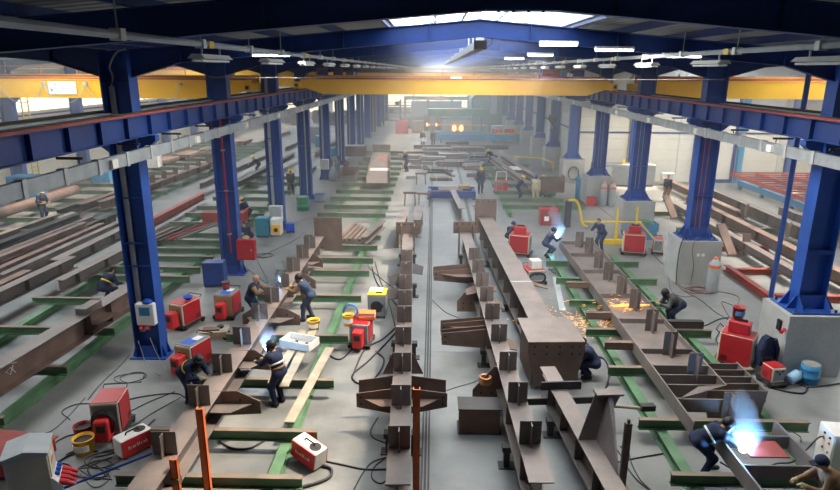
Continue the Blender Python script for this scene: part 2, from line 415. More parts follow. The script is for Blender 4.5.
# ---------------------------------------------------------------- columns
W2, F2 = .43, .29      # half web depth (X), half flange width (Y)
def h_column(t, z0, z1, m, simple=False):
    put('web', shared(('cw', z0, z1, m.name), lambda: MB().box(-W2, W2, -.02, .02, z0, z1).mesh('web', m)), t)
    fm = shared(('cf', z0, z1, m.name), lambda: MB().box(-.02, .02, -F2, F2, z0, z1).mesh('flange', m))
    put('flange', fm, t, (-W2, 0, 0)); put('flange', fm, t, (W2, 0, 0))
    if not simple:
        sm = shared(('cs', m.name), lambda: MB().box(-W2+.02, W2-.02, -F2+.01, F2-.01, -.012, .012).mesh('stiffener', m))
        for z in (4.1, 7.6, 9.2): put('stiffener', sm, t, (0, 0, z))
    # corbel that carries the crane runway on each side
    cm = shared(('cc', m.name), lambda: MB().prism([(.43, 7.62), (1.0, 7.62), (1.0, 7.45), (.43, 7.0)], 'xz', -.15, .15).mesh('corbel', m))
    put('corbel', cm, t); put('corbel', cm, t, (0,0,0), PI)
COLLAB = {0: 'blue steel column with grey cable duct and white socket box', 1: 'blue steel column with a long red pipe and red fire cabinet',
          2: 'blue steel column with grey duct and white switch cabinet', 3: 'blue steel column beside the green drum',
          4: 'blue steel column with white box next to the gas cylinders', 5: 'blue steel column behind the red-topped gas cylinders'}
for n in range(-1, 13):
    lab = COLLAB.get(n, 'blue steel column in the far part of the left row' if n > 0 else 'blue steel column at the near end of the left row')
    t = T('steel_column', lab, 'column', (XL, NY(n), 0), 0, 'left row of columns')
    h_column(t, .04, zb(HALF)+DEP, BLUE, n > 5)
    put('base_plate', shared('lbase', lambda: MB().box(-.62, .62, -.4, .4, 0, .04).mesh('base_plate', BLUE)), t)
    if n < 6:
        g = shared('lgus', lambda: MB().prism([(.45, .04), (.6, .04), (.45, .5)], 'xz', -.2, -.17).prism([(.45, .04), (.6, .04), (.45, .5)], 'xz', .17, .2).prism([(-.45, .04), (-.6, .04), (-.45, .5)], 'xz', -.2, -.17).prism([(-.3, .04), (.3, .04), (.3, .45), (-.3, .45)], 'xz', -.26, -.23).mesh('gusset', BLUE))
        put('gusset', g, t)
    if n in (0, 2, 4, 5, 6):
        bx('cable_duct', -.30, -.13, -.09, -.025, .9, 9.1, LGREY, t)
    if n == 1:
        MB().tube([(.02, -.2, 1.1), (.02, -.2, 7.2), (.02, -.12, 7.4)], .045, 8).build('red_pipe', RED, t)
        for z in (2, 4.1, 6): bx('pipe_clip', -.06, .1, -.27, -.1, z, z+.06, LGREY, t)
    if n in (3, 5, 7): MB().tube([(.1, -.1, .2), (.1, -.1, 9.0)], .05, 8).build('downpipe', LGREY, t)
    if n == 0:
        MB().tube(spline([(-.21, -.1, 9.1), (-.1, -.14, 9.4), (-.16, -.14, 9.7), (.1, -.14, 10.1), (.4, -.14, 10.2)], 5), .03, 6).build('conduit', LGREY, t)
    if n in (0, 2):      # drawn cleats across the web
        for z in (3.3, 5.6): bx('cleat', -.4, .4, -.24, -.2, z, z+.05, BLUE, t)
PED = shared('ped', lambda: MB().prism([(-.95, -.85), (.95, -.85), (.95, .85), (-.95, .85)], 'xy', 0, 2.1).mesh('pedestal', CONC))
def stub_base(t, z):
    b = MB()
    b.box(-.78, .78, -.7, .7, z, z+.05)
    b.build('base_plate', BLUE, t)
    for (x, y, r) in ((0, -.22, 0), (0, .22, 0)):
        b = MB().prism([(-.78, z+.05), (.78, z+.05), (.5, z+.5), (-.5, z+.5)], 'xz', y-.015, y+.015); b.build('gusset', BLUE, t)
    for x in (-.43, .43):
        b = MB().prism([(-.7, z+.05), (.7, z+.05), (.25, z+.5), (-.25, z+.5)], 'yz', x-.015, x+.015); b.build('gusset', BLUE, t)
    for x in (-.65, .65):
        for y in (-.58, .58): MB().cyl((x, y, z+.05), (x, y, z+.14), .04, n=6).build('anchor_bolt', DARKS, t)
    b = MB()
    b.plate([(-.82, -.74, z-.14), (-.82, .74, z-.14), (-.72, .68, z+.06), (-.72, -.68, z+.06)], .02)
    b.plate([(-.82, -.74, z-.14), (.82, -.74, z-.14), (.74, -.68, z+.06), (-.74, -.68, z+.06)], .02)
    b.build('skirt_plate', BLUE, t)
RLAB = {0: 'blue steel column on the concrete pedestal with barrel and water bottle beside it', 1: 'blue steel column on a concrete pedestal hung with cables', 2: 'blue steel column on a concrete pedestal behind the blue crate',
        3: 'blue steel column on a concrete pedestal with two gas bottles', 4: 'blue steel column on a concrete pedestal with a coil of hose'}
for n in range(-1, 13):
    lab = RLAB.get(n, 'blue steel column on a concrete pedestal in the far right row' if n > 0 else 'blue steel column on a pedestal at the near end of the right row')
    t = T('steel_column', lab, 'column', (XR, NY(n), 0), 0, 'right row of columns')
    put('concrete_pedestal', PED, t); h_column(t, 2.15, zb(HALF)+DEP, BLUE, n > 5)
    if n < 6: stub_base(t, 2.1)
    else: put('base_skirt', shared('rsk', lambda: MB().prism([(-.9, 2.1), (.9, 2.1), (.4, 2.7), (-.4, 2.7)], 'xz', -.7, .7).mesh('base_skirt', BLUE)), t)
    if n in (1, 2, 3):
        for x in (-.12, .1): MB().tube([(x, -.1, 1.0 if n == 1 else 2.7), (x, -.1, 2.9), (x, -.06, 3.1), (x, -.06, 7.0)], .014, 5).build('conduit', ORAN if n == 1 else LGREY, t)
    if n == 1:
        for x in (-.12, .1): bx('socket', x-.06, x+.06, -.9, -.85, 1.4, 1.52, WHITE, t)
    if n == 0:
        bx('cleat', -.4, .4, -.24, -.2, 4.0, 4.06, BLUE, t)
        MB().box(-1.02, -.95, -.5, -.3, 1.45, 1.8).build('socket_box', BLACK, t); MB().cyl((-1.0, -.75, 1.62), (-1.15, -.85, 1.55), .06, n=8).build('socket_plug', REDB, t)
        MB().box(-1.02, -.95, -.62, -.52, .75, .9).build('wall_tap', LBLUE, t)
# left bay outer columns
for n in range(0, 13):
    t = T('steel_column', 'blue steel column along the outer wall of the left bay', 'column', (XW, NY(n), 0), 0, 'outer row of the left bay')
    h_column(t, 0, zb(HALF)+DEP, BLUE, True)
# slender post behind the near right column
t = T('round_post', 'slender blue round post standing close behind the near right column', 'post', (14.6, 25.2, 0))
MB().cyl((0,0,0), (0,0,9.9), .1, n=12).build('tube', BLUE, t); bx('foot_plate', -.13, .13, -.13, .13, -.02, .02, BLUE, t)

# ---------------------------------------------------------------- crane runways, bus ducts
def runway(x, y0, y1, inner, label, trunk=True, stiff=60):
    t = T('crane_runway', label, 'crane beam', (x, 0, 0))
    z0, z1 = 7.62, 8.28
    bx('web', -.012, .012, y0, y1, z0, z1, NAVY, t); bx('bottom_flange', -.15, .15, y0, y1, z0, z0+.03, NAVY, t); bx('top_flange', -.2, .2, y0, y1, z1-.03, z1, NAVY, t)
    bx('crane_rail', -.04, .04, y0, y1, z1, z1+.09, DARKS, t)
    bx('conductor_strip', *sorted((inner*.12, inner*.2)), y0, y1, z1, z1+.065, REDO, t)
    bx('walkway_edge', *sorted((-inner*.15, -inner*.42)), y0, y1, z1-.03, z1+.02, GALV, t)
    sm = MB().box(0.012, .14, -.012, .012, z0+.03, z1-.03).box(-.14, -.012, -.012, .012, z0+.03, z1-.03).mesh('stiffener', NAVY)
    for i in range(stiff):
        y = y0+i*1.5
        if y < y1: put('stiffener', sm, t, (0, y, 0))
    return t
runway(-9.05, YF, YB, 1, 'blue crane runway girder with red conductor strip on the left row of columns', stiff=93)
runway(11.75, YF, YB, -1, 'blue crane runway girder with red conductor strip on the right row of columns', stiff=93)
runway(-10.45, YF, YB, -1, 'blue crane runway girder on the left bay side of the left column row', stiff=40)
runway(13.15, YF, YFACE-.3, 1, 'blue crane runway girder on the right bay side of the right column row', stiff=40)
runway(XW+.7, YF, YB, 1, 'blue crane runway girder along the outer wall of the left bay', stiff=40)
def bus_duct(x, s, label):
    t = T('bus_duct', label, 'bus duct', (x, 0, 0)); z = 7.03
    seg = MB().box(-.07, .07, .06, 1.44, z, z+.34).mesh('duct_section', GALV)
    col = MB().box(-.095, .095, -.07, .07, z-.03, z+.37).mesh('joint_collar', LGREY)
    hang = MB().box(-.012, .012, -.012, .012, z+.36, 7.5).box(*sorted((-.1*s, .55*s)), -.03, .03, 7.5, 7.56).mesh('hanger', DARKS)
    tap = MB().box(.07, .16, .5, .8, z+.05, z+.28).mesh('tap_box', WHITE)
    for i in range(86):
        y = -4+i*1.5
        put('duct_section', seg, t, (0, y, 0)); put('joint_collar', col, t, (0, y, 0))
        if i % 2 == 0: put('hanger', hang, t, (0, y+.75, 0))
        if i % 4 == 1: put('tap_box', tap, t, (0, y, 0), 0 if s < 0 else PI)
    return t
bus_duct(-8.62, -1, 'grey jointed bus duct slung below the left crane runway')
bus_duct(11.32, 1, 'grey jointed bus duct slung below the right crane runway')

# ---------------------------------------------------------------- green assembly beds
def green_long(x, y0, y1, label):
    t = T('floor_bearer', label, 'steel bearer', (x, y0, 0)); L = y1-y0
    bx('web', -.02, .02, 0, L, .03, .27, GREEN, t); bx('bottom_flange', -.14, .14, 0, L, 0, .03, GREEN, t); bx('top_flange', -.14, .14, 0, L, .27, .3, GREEN, t)
GT = {}
def green_cross(y, x0, x1, label, group, z=.3, bare=True):
    L = round(x1-x0, 2); k = (L, bare)
    if k not in GT:
        GT[k] = (MB().box(0, L, -.015, .015, .03, .27).mesh('web', GREEN), MB().box(0, L, -.08, .08, 0, .03).mesh('bottom_flange', GREEN), MB().box(0, L, -.08, .08, .27, .3).mesh('top_flange', GRTOP if bare else GREEN),
                 MB().box(-.02, 0, -.13, .13, 0, .3).mesh('end_plate', GREEN))
    t = T('sleeper_beam', label, 'steel sleeper', (x0, y, z), 0, group)
    a, b, c, d = GT[k]
    put('web', a, t); put('bottom_flange', b, t); put('top_flange', c, t)
    return t
def fy(v, z=.6, u=420): return G(u, v, z)[1]
green_long(-3.75, 11.2, 63, 'long green floor bearer beside the girder that three men weld')
green_long(-6.7, 11.2, 63, 'long green floor bearer under the girder that three men weld')
YC = [12.1, 14.0, 16.75, 20.0, 24.0, 27.3, 29.3, 31.6, 33.7]
for y in YC: green_cross(y, -7.3, -2.95, 'green sleeper beam with worn top under the girder being welded', 'near sleepers of the middle bay bed')
for v in (213, 205, 197, 190, 183, 177, 172, 167, 162, 157): green_cross(fy(v, .6, 370), -7.6, -3.1, 'green sleeper beam under the channel-shaped girder far down the bed', 'far sleepers of the middle bay bed')
green_long(6.25, 11.5, 31.5, 'long green floor bearer on the left of the wide ladder girder')
green_long(9.5, 11.5, 31.5, 'long green floor bearer on the right of the wide ladder girder')
for y in (12.5, 14.85, 17.9, 20.9, 23.8, 26.6, 29.2): green_cross(y, 5.65, 10.2, 'green sleeper beam under the wide ladder girder', 'sleepers under the ladder girder', bare=y < 22)
green_long(5.3, 41, 62, 'green floor bearer near the men at the brown plate')
green_long(9.3, 41, 62, 'green floor bearer on the pedestal side near the brown plate')
for i, v in enumerate((205, 198, 191, 184, 177, 170, 164)):
    green_cross(fy(v, .6, 520), 4.9, 10.6 if i == 0 else 9.6, 'green sleeper beam near the men with helmets at the brown plate' if i else 'long green sleeper beam in front of the brown plate', 'sleepers of the far right bed')
# left bay beds
green_long(-11.95, 11.5, 62, 'long green floor bearer in the left bay next to the columns')
green_long(-15.6, 11.5, 62, 'long green floor bearer under the dark girders of the left bay')
for y in (14.4, 17.35, 20.35, 23.3): green_cross(y, -16.4, -11.5, 'green sleeper beam under the chalk-marked girder', 'near sleepers of the left bay')
for i, (u, v) in enumerate(((190, 276), (199, 267), (199, 256), (209, 248), (218, 240), (219, 233), (219, 222), (219, 213), (219, 206), (240, 197), (250, 190), (262, 182), (270, 176))):
    p = G(u, v, .6); green_cross(round(p[1], 2), -16.2, -11.0, 'green sleeper beam in the left bay between the near columns', 'middle sleepers of the left bay')
for y in np.arange(31, 82, 3.0): green_cross(float(y), -30.2, -20.4, 'long green sleeper beam across the outer half of the left bay', 'outer sleepers of the left bay')
green_long(-29.2, 29, 84, 'green floor bearer along the outer edge of the left bay'); green_long(-21.4, 29, 84, 'green floor bearer in the middle of the left bay')

# ---------------------------------------------------------------- steel girders
def cleat_mesh(w, h, d, m, tri=False):
    def f():
        b = MB().box(-w/2, w/2, -.012, .012, 0, h)
        b.box(-.012, .012, -d, -.012, 0, h*.96)
        return b.mesh('cleat', m)
    return shared(('cleat', w, h, d, m.name), f)
def girder(name, label, cat, x0, y0, x1, y1, z0, h, bf, m, cleats=(), cl=(.5,.55,.2), ribs=0, ends=True, group=None, tf=.03, flange_m=None):
    L = math.hypot(x1-x0, y1-y0); rz = -math.atan2(x1-x0, y1-y0)
    t = T(name, label, cat, (x0, y0, z0), rz, group)
    bx('web', -.012, .012, 0, L, tf, h-tf, m, t); bx('bottom_flange', -bf/2, bf/2, 0, L, 0, tf, m, t); bx('top_flange', -bf/2, bf/2, 0, L, h-tf, h, flange_m or m, t)
    if ribs:
        rm = shared(('rib', bf, h, m.name), lambda: MB().box(.012, bf/2-.02, -.01, .01, tf, h-tf).box(-bf/2+.02, -.012, -.01, .01, tf, h-tf).mesh('rib', m))
        for i in range(ribs): put('rib', rm, t, (0, L*(i+.5)/ribs, 0))
    for c in cleats: put('cleat', cleat_mesh(*cl, m), t, (0, c-y0, h))
    return t
def holed_plate(name, m, parent, pts, t, holes, hr=.035, d=1):
    """plate in the parent's XZ plane at y=0 side, with dark bolt holes on its near face"""
    o = MB().prism(pts, 'xz', -t/2, t/2).build(name, m, parent)
    if holes:
        b = MB()
        for (x, z) in holes: b.cyl((x, -t/2-.004, z), (x, -t/2+.01, z), hr, n=8)
        b.build('bolt_hole', BLACK, o)
    return o
def wing(parent, y, s, h, L, hi, ho, m, gap=.75, shelf=True, drop=.0):
    """bracket wing: two tapering plates with a horizontal shelf, reaching sideways from a girder of depth h"""
    for k, dy in enumerate((0, gap)):
        zt = h-.12-drop; x0, x1 = s*.02, s*L
        pts = [(x0, zt), (x1, zt-.18), (x1, zt-.18-ho), (x0, zt-hi)]
        o = holed_plate('bracket_plate', m, parent, pts, .025, [(s*(L-.12), zt-.3), (s*(L-.12), zt-.18-ho+.1)] if k == 0 else [])
        o.location = (0, y+dy, 0)
    if shelf:
        MB().plate([(s*.05, y-.42, h-hi*.55), (s*(L*.45), y-.42, h-hi*.55), (s*(L*.85), y, h-hi*.55), (s*.05, y, h-hi*.55)], .02).build('shelf_plate', m, parent)
def trestle(x, y, h, label, w=.9, m=DARKS):
    t = T('steel_trestle', label, 'trestle', (x, y, 0), 0, 'dark trestles under the middle girders')
    bx('head', -w/2, w/2, -.12, .12, h-.14, h, m, t)
    for s in (-1, 1): bx('leg', s*(w/2-.12)-.07, s*(w/2-.12)+.07, -.1, .1, .03, h-.14, m, t)
    bx('foot', -w/2-.08, w/2+.08, -.16, .16, 0, .03, m, t)
    return t

# girder with bracket plates on the middle bay's left bed (three men weld on it)
cy = [G(u, v, 1.3)[1] for (u, v) in ((165,454),(198,405),(223,372),(243,344),(261,319),(274,302),(284,287),(295,271),(303,258),(311,248))]
b1 = girder('bracketed_girder', 'long brown plate girder with upright cleats, three men welding along it', 'girder', -5.95, 10.2, -5.95, 31.0, .6, .7, .62, STEEL, cy, (.56,.58,.2), 7)
holed_plate('end_plate', RUST, b1, [(-.2, -.1), (1.25, -.1), (1.25, 1.68), (-.2, 1.68)], .04, [(a, z) for a in (0, .35, .7, 1.05) for z in (1.5,)]).location = (0, 20.6, 0)
for (y, s, L, hi) in ((14.7-10.2, 1, 1.35, .75), (17.2-10.2, 1, .95, .6), (20.7-10.2, 1, 1.15, .7), (20.7-10.2, -1, .95, .55), (24.6-10.2, 1, 1.0, .6), (27.5-10.2, 1, .8, .55)):
    o = holed_plate('bracket_plate', RUST, b1, [(s*.02, .7), (s*L*.55, .72), (s*L, .42), (s*L, .05), (s*.02, .7-hi-.0)], .03, [(s*L*.6, .45), (s*L*.85, .35), (s*L*.6, .25)]); o.location = (0, y, 0)
    MB().plate([(s*.1, y-.5, .34), (s*L*.5, y-.5, .34), (s*L*.85, y, .34), (s*.1, y, .34)], .02).build('shelf_plate', STEEL, b1)
# centre girder
cy = [G(u, v, 1.4)[1] for (u, v) in ((395,448),(401,405),(402,371),(403,344),(404,322),(405,305),(406,289),(407,275),(407,262))]
b2 = girder('bracketed_girder', 'long girder with paired wing brackets standing between the floor track and the red feeder', 'girder', -.66, 10.85, -1.3, 31.2, .6, .8, .52, STEEL, cy, (.5,.58,.2), 9)
for s in (-1, 1):
    wing(b2, 15.1-10.85, s, .8, 1.25, .85, .42, RUST, .75); 
    MB().prism([(s*.03, .78), (s*.32, .78), (s*.62, .1), (s*.03, .1)], 'xz', -.012, .012).build('bracket_plate', RUST, b2, (0, 17.0-10.85, 0))
for (y, s) in ((22.5, -1), (24.2, -1), (25.6, 1)):
    MB().plate([(s*.1, 0, .5), (s*.7, .1, .35), (s*.75, .5, .6), (s*.15, .5, .78)], .03).build('side_lug', DARKS, b2, (0, y-10.85, 0))
for s in (-1, 1):
    MB().box(s*.34-.02, s*.34+.02, -.6, .3, -.5, 1.35).build('end_cheek', RUST, b2, (0, 20.2, 0))
    for z in (.0, .55): MB().box(*sorted((s*.05, s*.34)), -.5, .25, z, z+.03).build('cheek_rib', RUST, b2, (0, 20.2, 0))
holed_plate('end_plate', RUST, b2, [(-.62, .75), (.62, .75), (.62, 1.4), (-.62, 1.4)], .03, [(a, 1.28) for a in (-.48, -.16, .16, .48)], .05).location = (0, 20.3, 0)
for y in (14.0, 19.5, 25.5, 30): trestle(-.66-(y-10.85)*.0314, y, .6, 'dark steel trestle carrying the girder left of the floor track')
# right-centre girder
cy = [G(u, v, 1.4)[1] for (u, v) in ((528,443),(517,402),(507,370),(498.5,341),(492,319),(487,301),(482,286),(478.5,272.5),(475,260))]
b3 = girder('bracketed_girder', 'long girder with left-hand wing brackets between the floor track and the boxed girder', 'girder', 2.33, 11.0, 1.75, 31.5, .6, .8, .53, STEEL, cy, (.5,.58,.2), 9)
for (y, L) in ((19.2, 1.75), (20.0, 1.75), (25.8, 1.85)): wing(b3, y-11.0, -1, .8, L, .75, .42, RUST, .3 if y < 22 else .7, y > 19.5)
for y in (16.3, 23.5):
    o = holed_plate('bracket_plate', RUST, b3, [(-.03, .78), (-.35, .74), (-.95, -.0), (-.95, -.45), (-.03, -.45)], .03, [(-.7, -.1), (-.4, -.1), (-.7, -.3)]); o.location = (0, y-11.0, 0)
for (y, s) in ((21.6, 1), (23.4, 1), (18.0, 1), (23.0, -1)):
    MB().plate([(s*.1, 0, .55), (s*.62, .05, .42), (s*.66, .45, .5), (s*.12, .5, .74)], .03).build('side_lug', RUST, b3, (0, y-11.0, 0))
for s in (-1, 1): MB().box(s*.36-.02, s*.36+.02, -.6, .3, -.5, 1.3).build('end_cheek', RUST, b3, (0, 20.4, 0))
holed_plate('end_plate', RUST, b3, [(-.66, .75), (.66, .75), (.66, 1.38), (-.66, 1.38)], .03, [(a, 1.26) for a in (-.5, -.17, .17, .5)], .05).location = (0, 20.5, 0)
for y in (13.5, 19.0, 25.0, 30): trestle(2.33-(y-11)*.0283, y, .6, 'dark steel trestle carrying the girder with left-hand brackets')
_c = MB()
for k in range(4): _c.tube([(-.6+.16*math.cos(a), 5.2+.16*math.sin(a), .3+.05*k) for a in np.linspace(0, 2*PI, 13)], .04, 6)
_c.build('copper_coil', COPPER, b3, smooth=True)
# boxed girder
b4 = girder('boxed_girder', 'wide smooth girder ending in a big bolted box head', 'girder', 3.85, 17.4, 3.05, 34.6, .35, 1.15, .86, STEEL, (), ribs=10)
hd = MB().prism([(-.88, .95), (-.88, 1.3), (.88, 1.3), (.88, .95), (.62, -.2), (-.62, -.2)], 'xz', -.03, .03).build('head_plate', RUST, b4)
hh = MB()
for x in (-.68, -.3, .1, .48, .72):
    for z in (1.15, .9): hh.cyl((x, -.035, z), (x, -.02, z), .035, n=8)
hh.build('bolt_hole', BLACK, hd)
MB().prism([(-.88, .03), (.88, .03), (.88, 1.9), (-.88, 1.9)], 'xy', 1.27, 1.3).build('head_cover', STEEL, b4)
for s in (-1, 1): MB().prism([(.03, -.2), (1.9, -.2), (1.9, 1.27), (.03, 1.27)], 'yz', s*.72-.015, s*.72+.015).build('head_side', RUST, b4)
bx('seam_band', -.43, .43, 6.0, 6.05, 1.15, 1.158, LITES, b4)
MB().plate([(.4, 6.4, .9), (1.15, 6.2, .75), (1.25, 7.0, .6), (.9, 7.6, .55), (.4, 7.3, .8)], .04).build('side_bracket', RUST, b4)
holed_plate('end_plate', RUST, b4, [(-.62, .2), (.62, .2), (.62, 2.2), (-.62, 2.2)], .04, [(a, 2.05) for a in (-.48, -.16, .16, .48)], .05).location = (0, 17.3, 0)
for y in (18.6, 24, 30): trestle(3.85-(y-17.4)*.0465, y, .35, 'low dark trestle carrying the boxed girder', 1.1)
# girder in front of the box head
b5 = girder('notched_girder', 'near girder with a tall triangular fin in front of the box head', 'girder', 4.0, 10.0, 3.45, 16.2, .5, .7, .46, STEEL, (), ribs=5)
MB().plate([(-.23, 2.9, .7), (.2, 3.2, 1.75), (.85, 3.2, 1.75), (.23, 2.9, .7)], .03).build('fin_plate', STEEL, b5)
MB().plate([(.22, 1.5, .7), (.22, 3.1, .7), (.62, 3.2, 1.75), (.5, 3.1, 1.75)], .035).build('fin_plate', STEEL, b5)
bx('fin_cap', .2, .85, 3.05, 3.35, 1.74, 1.79, STEEL, b5)
MB().box(-.5, .62, 5.3, 5.36, .68, .92).build('cross_channel', DARKS, b5); bx('seat_plate', -.2, .25, 5.4, 6.6, .7, .73, STEEL, b5)
MB().prism([(-1.0, .25), (1.6, .25), (1.6, .05), (-.8, .05)], 'xz', 5.6, 5.64).build('cross_plate', DARKS, b5)
for y in (11.2, 14.9): trestle(4.0-(y-10)*.0887, y, .5, 'dark trestle under the girder with the triangular fin', .8)
# wide ladder girder lying on its side
t = b6 = T('ladder_girder', 'wide girder lying on its side on green sleepers, grinder sparks over it', 'girder', (6.72, 14.0, .6))
L6 = 17.6
bx('side_flange', 0, .04, 0, L6, 0, .42, STEEL, t); bx('side_flange', 1.72, 1.76, 2.0, L6, 0, .42, STEEL, t); bx('web_plate', .04, 1.72, 3.2, L6, .2, .225, STEEL, t)
for (u, v) in ((579,247),(588.6,253),(598,268),(607.6,280),(621,294.5),(634,309),(650.5,331),(668.6,355),(693,378)):
    p = G(u, v, .82); put('cleat', cleat_mesh(.42, .82, .28, STEEL), t, (p[0]-6.72, p[1]-14, .22))
for y in (3.2, 4.4, 6.9, 9.5, 12.6, 15.2, L6-.2): bx('cross_rib', .04, 1.72, y-.015, y+.015, .225, .4, STEEL, t)
for y in (1.2, 2.0, 2.6, 3.2): bx('cross_rib', .04, 1.72, y-.02, y+.02, .02, .42, STEEL, t)
MB().plate([(1.72, 2.0, .21), (1.76, 2.0, .21), (.9, 1.9, .21), (.1, 1.2, .21)], .42).build('diagonal_rib', STEEL, t)
holed_plate('end_bracket', RUST, t, [(.95, .42), (2.75, .42), (2.62, -.55), (1.2, -.55)], .04, [(1.9, .2), (2.3, .2), (2.3, -.1)]).location = (0, 1.7, 0)
for k in range(4): MB().box(1.76, 2.75-.02*k, 2.1+k*.42, 2.13+k*.42, .05, .42).build('comb_fin', STEEL, t)
bx('comb_side', 2.7, 2.74, 1.7, 3.5, .05, .42, STEEL, t)
MB().box(1.15, 1.5, .9, .93, .02, .8).box(1.3, 1.33, .7, .9, .02, .8).build('cleat', RUST, t)
for y in (5.0, 7.6, 11.0): # stub channels to the left
    MB().box(-.95, 0, y-.1, y-.08, .1, .35).box(-.95, 0, y-.1, y+.12, .1, .12).box(-.95, 0, y-.1, y+.12, .33, .35).build('stub_channel', RUST, t)
MB().box(1.76, 3.1, 6.75, 6.78, .1, .36).box(1.76, 3.1, 6.75, 7.0, .34, .36).build('stub_channel', DARKS, t)
# girder ends in the welder's corner
t = T('ladder_girder', 'pair of flanges under the near welder, open end of the right-hand bed', 'girder', (7.1, 10.6, .6))
bx('side_flange', 0, .05, 0, 3.1, 0, .42, STEEL, t); bx('side_flange', 1.75, 1.8, 0, 3.6, 0, .42, STEEL, t)
for y in (.2, 1.7, 2.9): bx('cross_rib', .05, 1.75, y-.02, y+.02, .05, .4, STEEL, t)
bx('red_plate', .35, 1.25, 1.95, 2.6, .42, .45, REDO, t)
# girder with chalk mark in the left bay
t = girder('chalk_marked_girder', 'heavy brown girder with a white chalk sign on its web beside the near left column', 'girder', -12.75, 13.2, -11.7, 24.6, .6, .8, .56, RUST, (), ribs=0, flange_m=STEEL)
for y in (6.5, 7.7): bx('rib', .012, .27, y-.012, y+.012, .03, .77, RUST, t)
bx('rib_cover', .02, .5, 6.5, 7.7, .36, .39, RUST, t); bx('top_block', -.2, .2, 6.4, 7.3, .8, 1.02, STEEL, t)
MB().tube([(.016, 3.15, .52), (.016, 3.0, .3), (.016, 2.85, .45), (.016, 3.05, .5), (.016, 3.2, .26)], .012, 5).tube([(.016, 3.1, .6), (.016, 3.3, .55)], .01, 5).build('chalk_mark', PAPER, t)
# further girders in the left bay
def lb(lab, x0, y0, x1, y1, z0, h, bf, m, **k): return girder('rolled_beam', lab, 'steel beam', x0, y0, x1, y1, z0, h, bf, m, group='loose beams in the left bay', **k)
lb('grey flanged beam on the left bay sleepers, nearest the crouching man', -15.65, 24.0, -15.2, 30.5, .6, .5, .45, STEEL, ribs=3)
lb('brown flanged beam lying beyond the crouching man', -17.4, 26.6, -17.2, 34.4, .6, .55, .5, STEEL, ribs=4)
lb('grey flanged beam with end ribs left of the crouching man', -17.3, 20.8, -16.9, 27.2, .6, .55, .46, STEEL, ribs=3)
lb('brown flanged beam furthest out beside the pile of bars', -18.7, 19.6, -18.4, 26.2, .3, .5, .44, RUST, ribs=2)
for i, (x, y0, y1, z, h) in enumerate(((-19.3, 25.6, 36.5, .3, .45), (-20.0, 24.5, 35.0, .3, .5), (-20.8, 26.0, 38.2, .3, .4), (-21.6, 27.4, 37.0, .3, .5), (-22.4, 28.0, 36.2, .3, .42), (-23.3, 29.0, 38.4, .3, .36), (-24.2, 29.6, 37.6, .3, .45), (-20.4, 26.5, 34.0, .82, .3), (-21.9, 28.6, 36.0, .85, .3))):
    girder('stacked_beam', 'dark rolled beam in the pile of beams in the left bay' if i != 2 else 'dark rolled beam with a bright ground flange in the left bay pile', 'steel beam', x, y0, x+.35, y1, z if z > .5 else .06, h if z > .5 else h+.24, .36, (STEEL, RUST, DARKS)[i % 3], group='pile of dark beams in the left bay')
lb('brown girder with upright cleats resting in the outer left bay', -21.9, 39.2, -21.0, 58.0, .6, .6, .5, RUST, cleats=[44.5, 46.3, 48.2, 50.2, 52.4, 54.8, 57], cl=(.45,.6,.16), ribs=8)
lb('far brown girder with cleats along the outer wall of the left bay', -29.0, 56, -28.3, 72, .6, .6, .5, RUST, cleats=[58, 60.5, 63, 65.5, 68, 70.5], cl=(.45,.6,.16))
lb('rusty beam lying across the outer sleepers near the yellow box', -29.2, 44.5, -29.4, 53.0, .6, .7, .55, RUST)
lb('short rusty beam stacked end on in the outer left bay', -22.9, 38.6, -22.7, 43.5, .6, .55, .5, RUST)
lb('low dark beam beside the stacked short beam', -23.9, 37.6, -23.6, 42.6, .6, .4, .4, DARKS)
lb('long dark beam far along the left bay behind the bending man', -15.6, 48, -15.0, 66, .6, .45, .5, DARKS)
lb('long grey beam across the far sleepers of the left bay', -18.2, 47, -17.4, 68, .6, .5, .45, STEEL)
for i in range(3): lb('long brown beam far down the left bay near the back', -13.5-i*4.6, 70+i*5, -13.1-i*4.6, 84+i*6, .05, .5, .5, (RUST, STEEL, RUST)[i % 3])
# big rusty tube with the man in yellow helmet beside it
t = T('steel_tube', 'long rusty pipe lying on sleepers beside a man in yellow helmet', 'pipe', (-26.9, 35.6, .95))
MB().cyl((0,0,0), (.3, 9.0, 0), .34, n=16).build('pipe_body', RUST, t, smooth=True); MB().cyl((.3, 9.0, 0), (.302, 9.01, 0), .28, n=16).build('pipe_bore', BLACK, t)
# red primed pieces
def red_bar(lab, p0, p1, z, w, h): return girder('primed_beam', lab, 'steel beam', p0[0], p0[1], p1[0], p1[1], z, h, w, REDO, group='red primed beams')
red_bar('long red primed beam lying by the second left column', (-17.15, 34.6), (-17.0, 44.5), .35, .35, .5)
red_bar('thin red primed beam beside the long red one', (-17.9, 35.6), (-17.6, 41), .05, .25, .3)
t = T('primed_stand', 'red primed upright stand next to the red beams', 'stand', (-18.6, 37.6, 0)); bx('post', -.12, .12, -.12, .12, .03, 1.5, REDO, t); bx('foot', -.35, .35, -.3, .3, 0, .03, REDO, t); bx('head', -.2, .2, -.2, .2, 1.5, 1.55, REDO, t)
t = T('primed_box', 'red primed box beam end that the man with orange belt works on', 'steel box', (-12.9, 36.6, .6))
for (a, b, c, d) in ((-1.2, 1.4, 0, .05), (-1.2, 1.4, .55, .6)): bx('wall_plate', a, b, -.35, .35, c, d, REDO, t)
for y in (-.35, .31): bx('wall_plate', -1.2, 1.4, y, y+.04, .05, .55, REDO, t)
bx('end_plate', 1.4, 1.43, -.42, .42, -.02, .66, REDO, t)
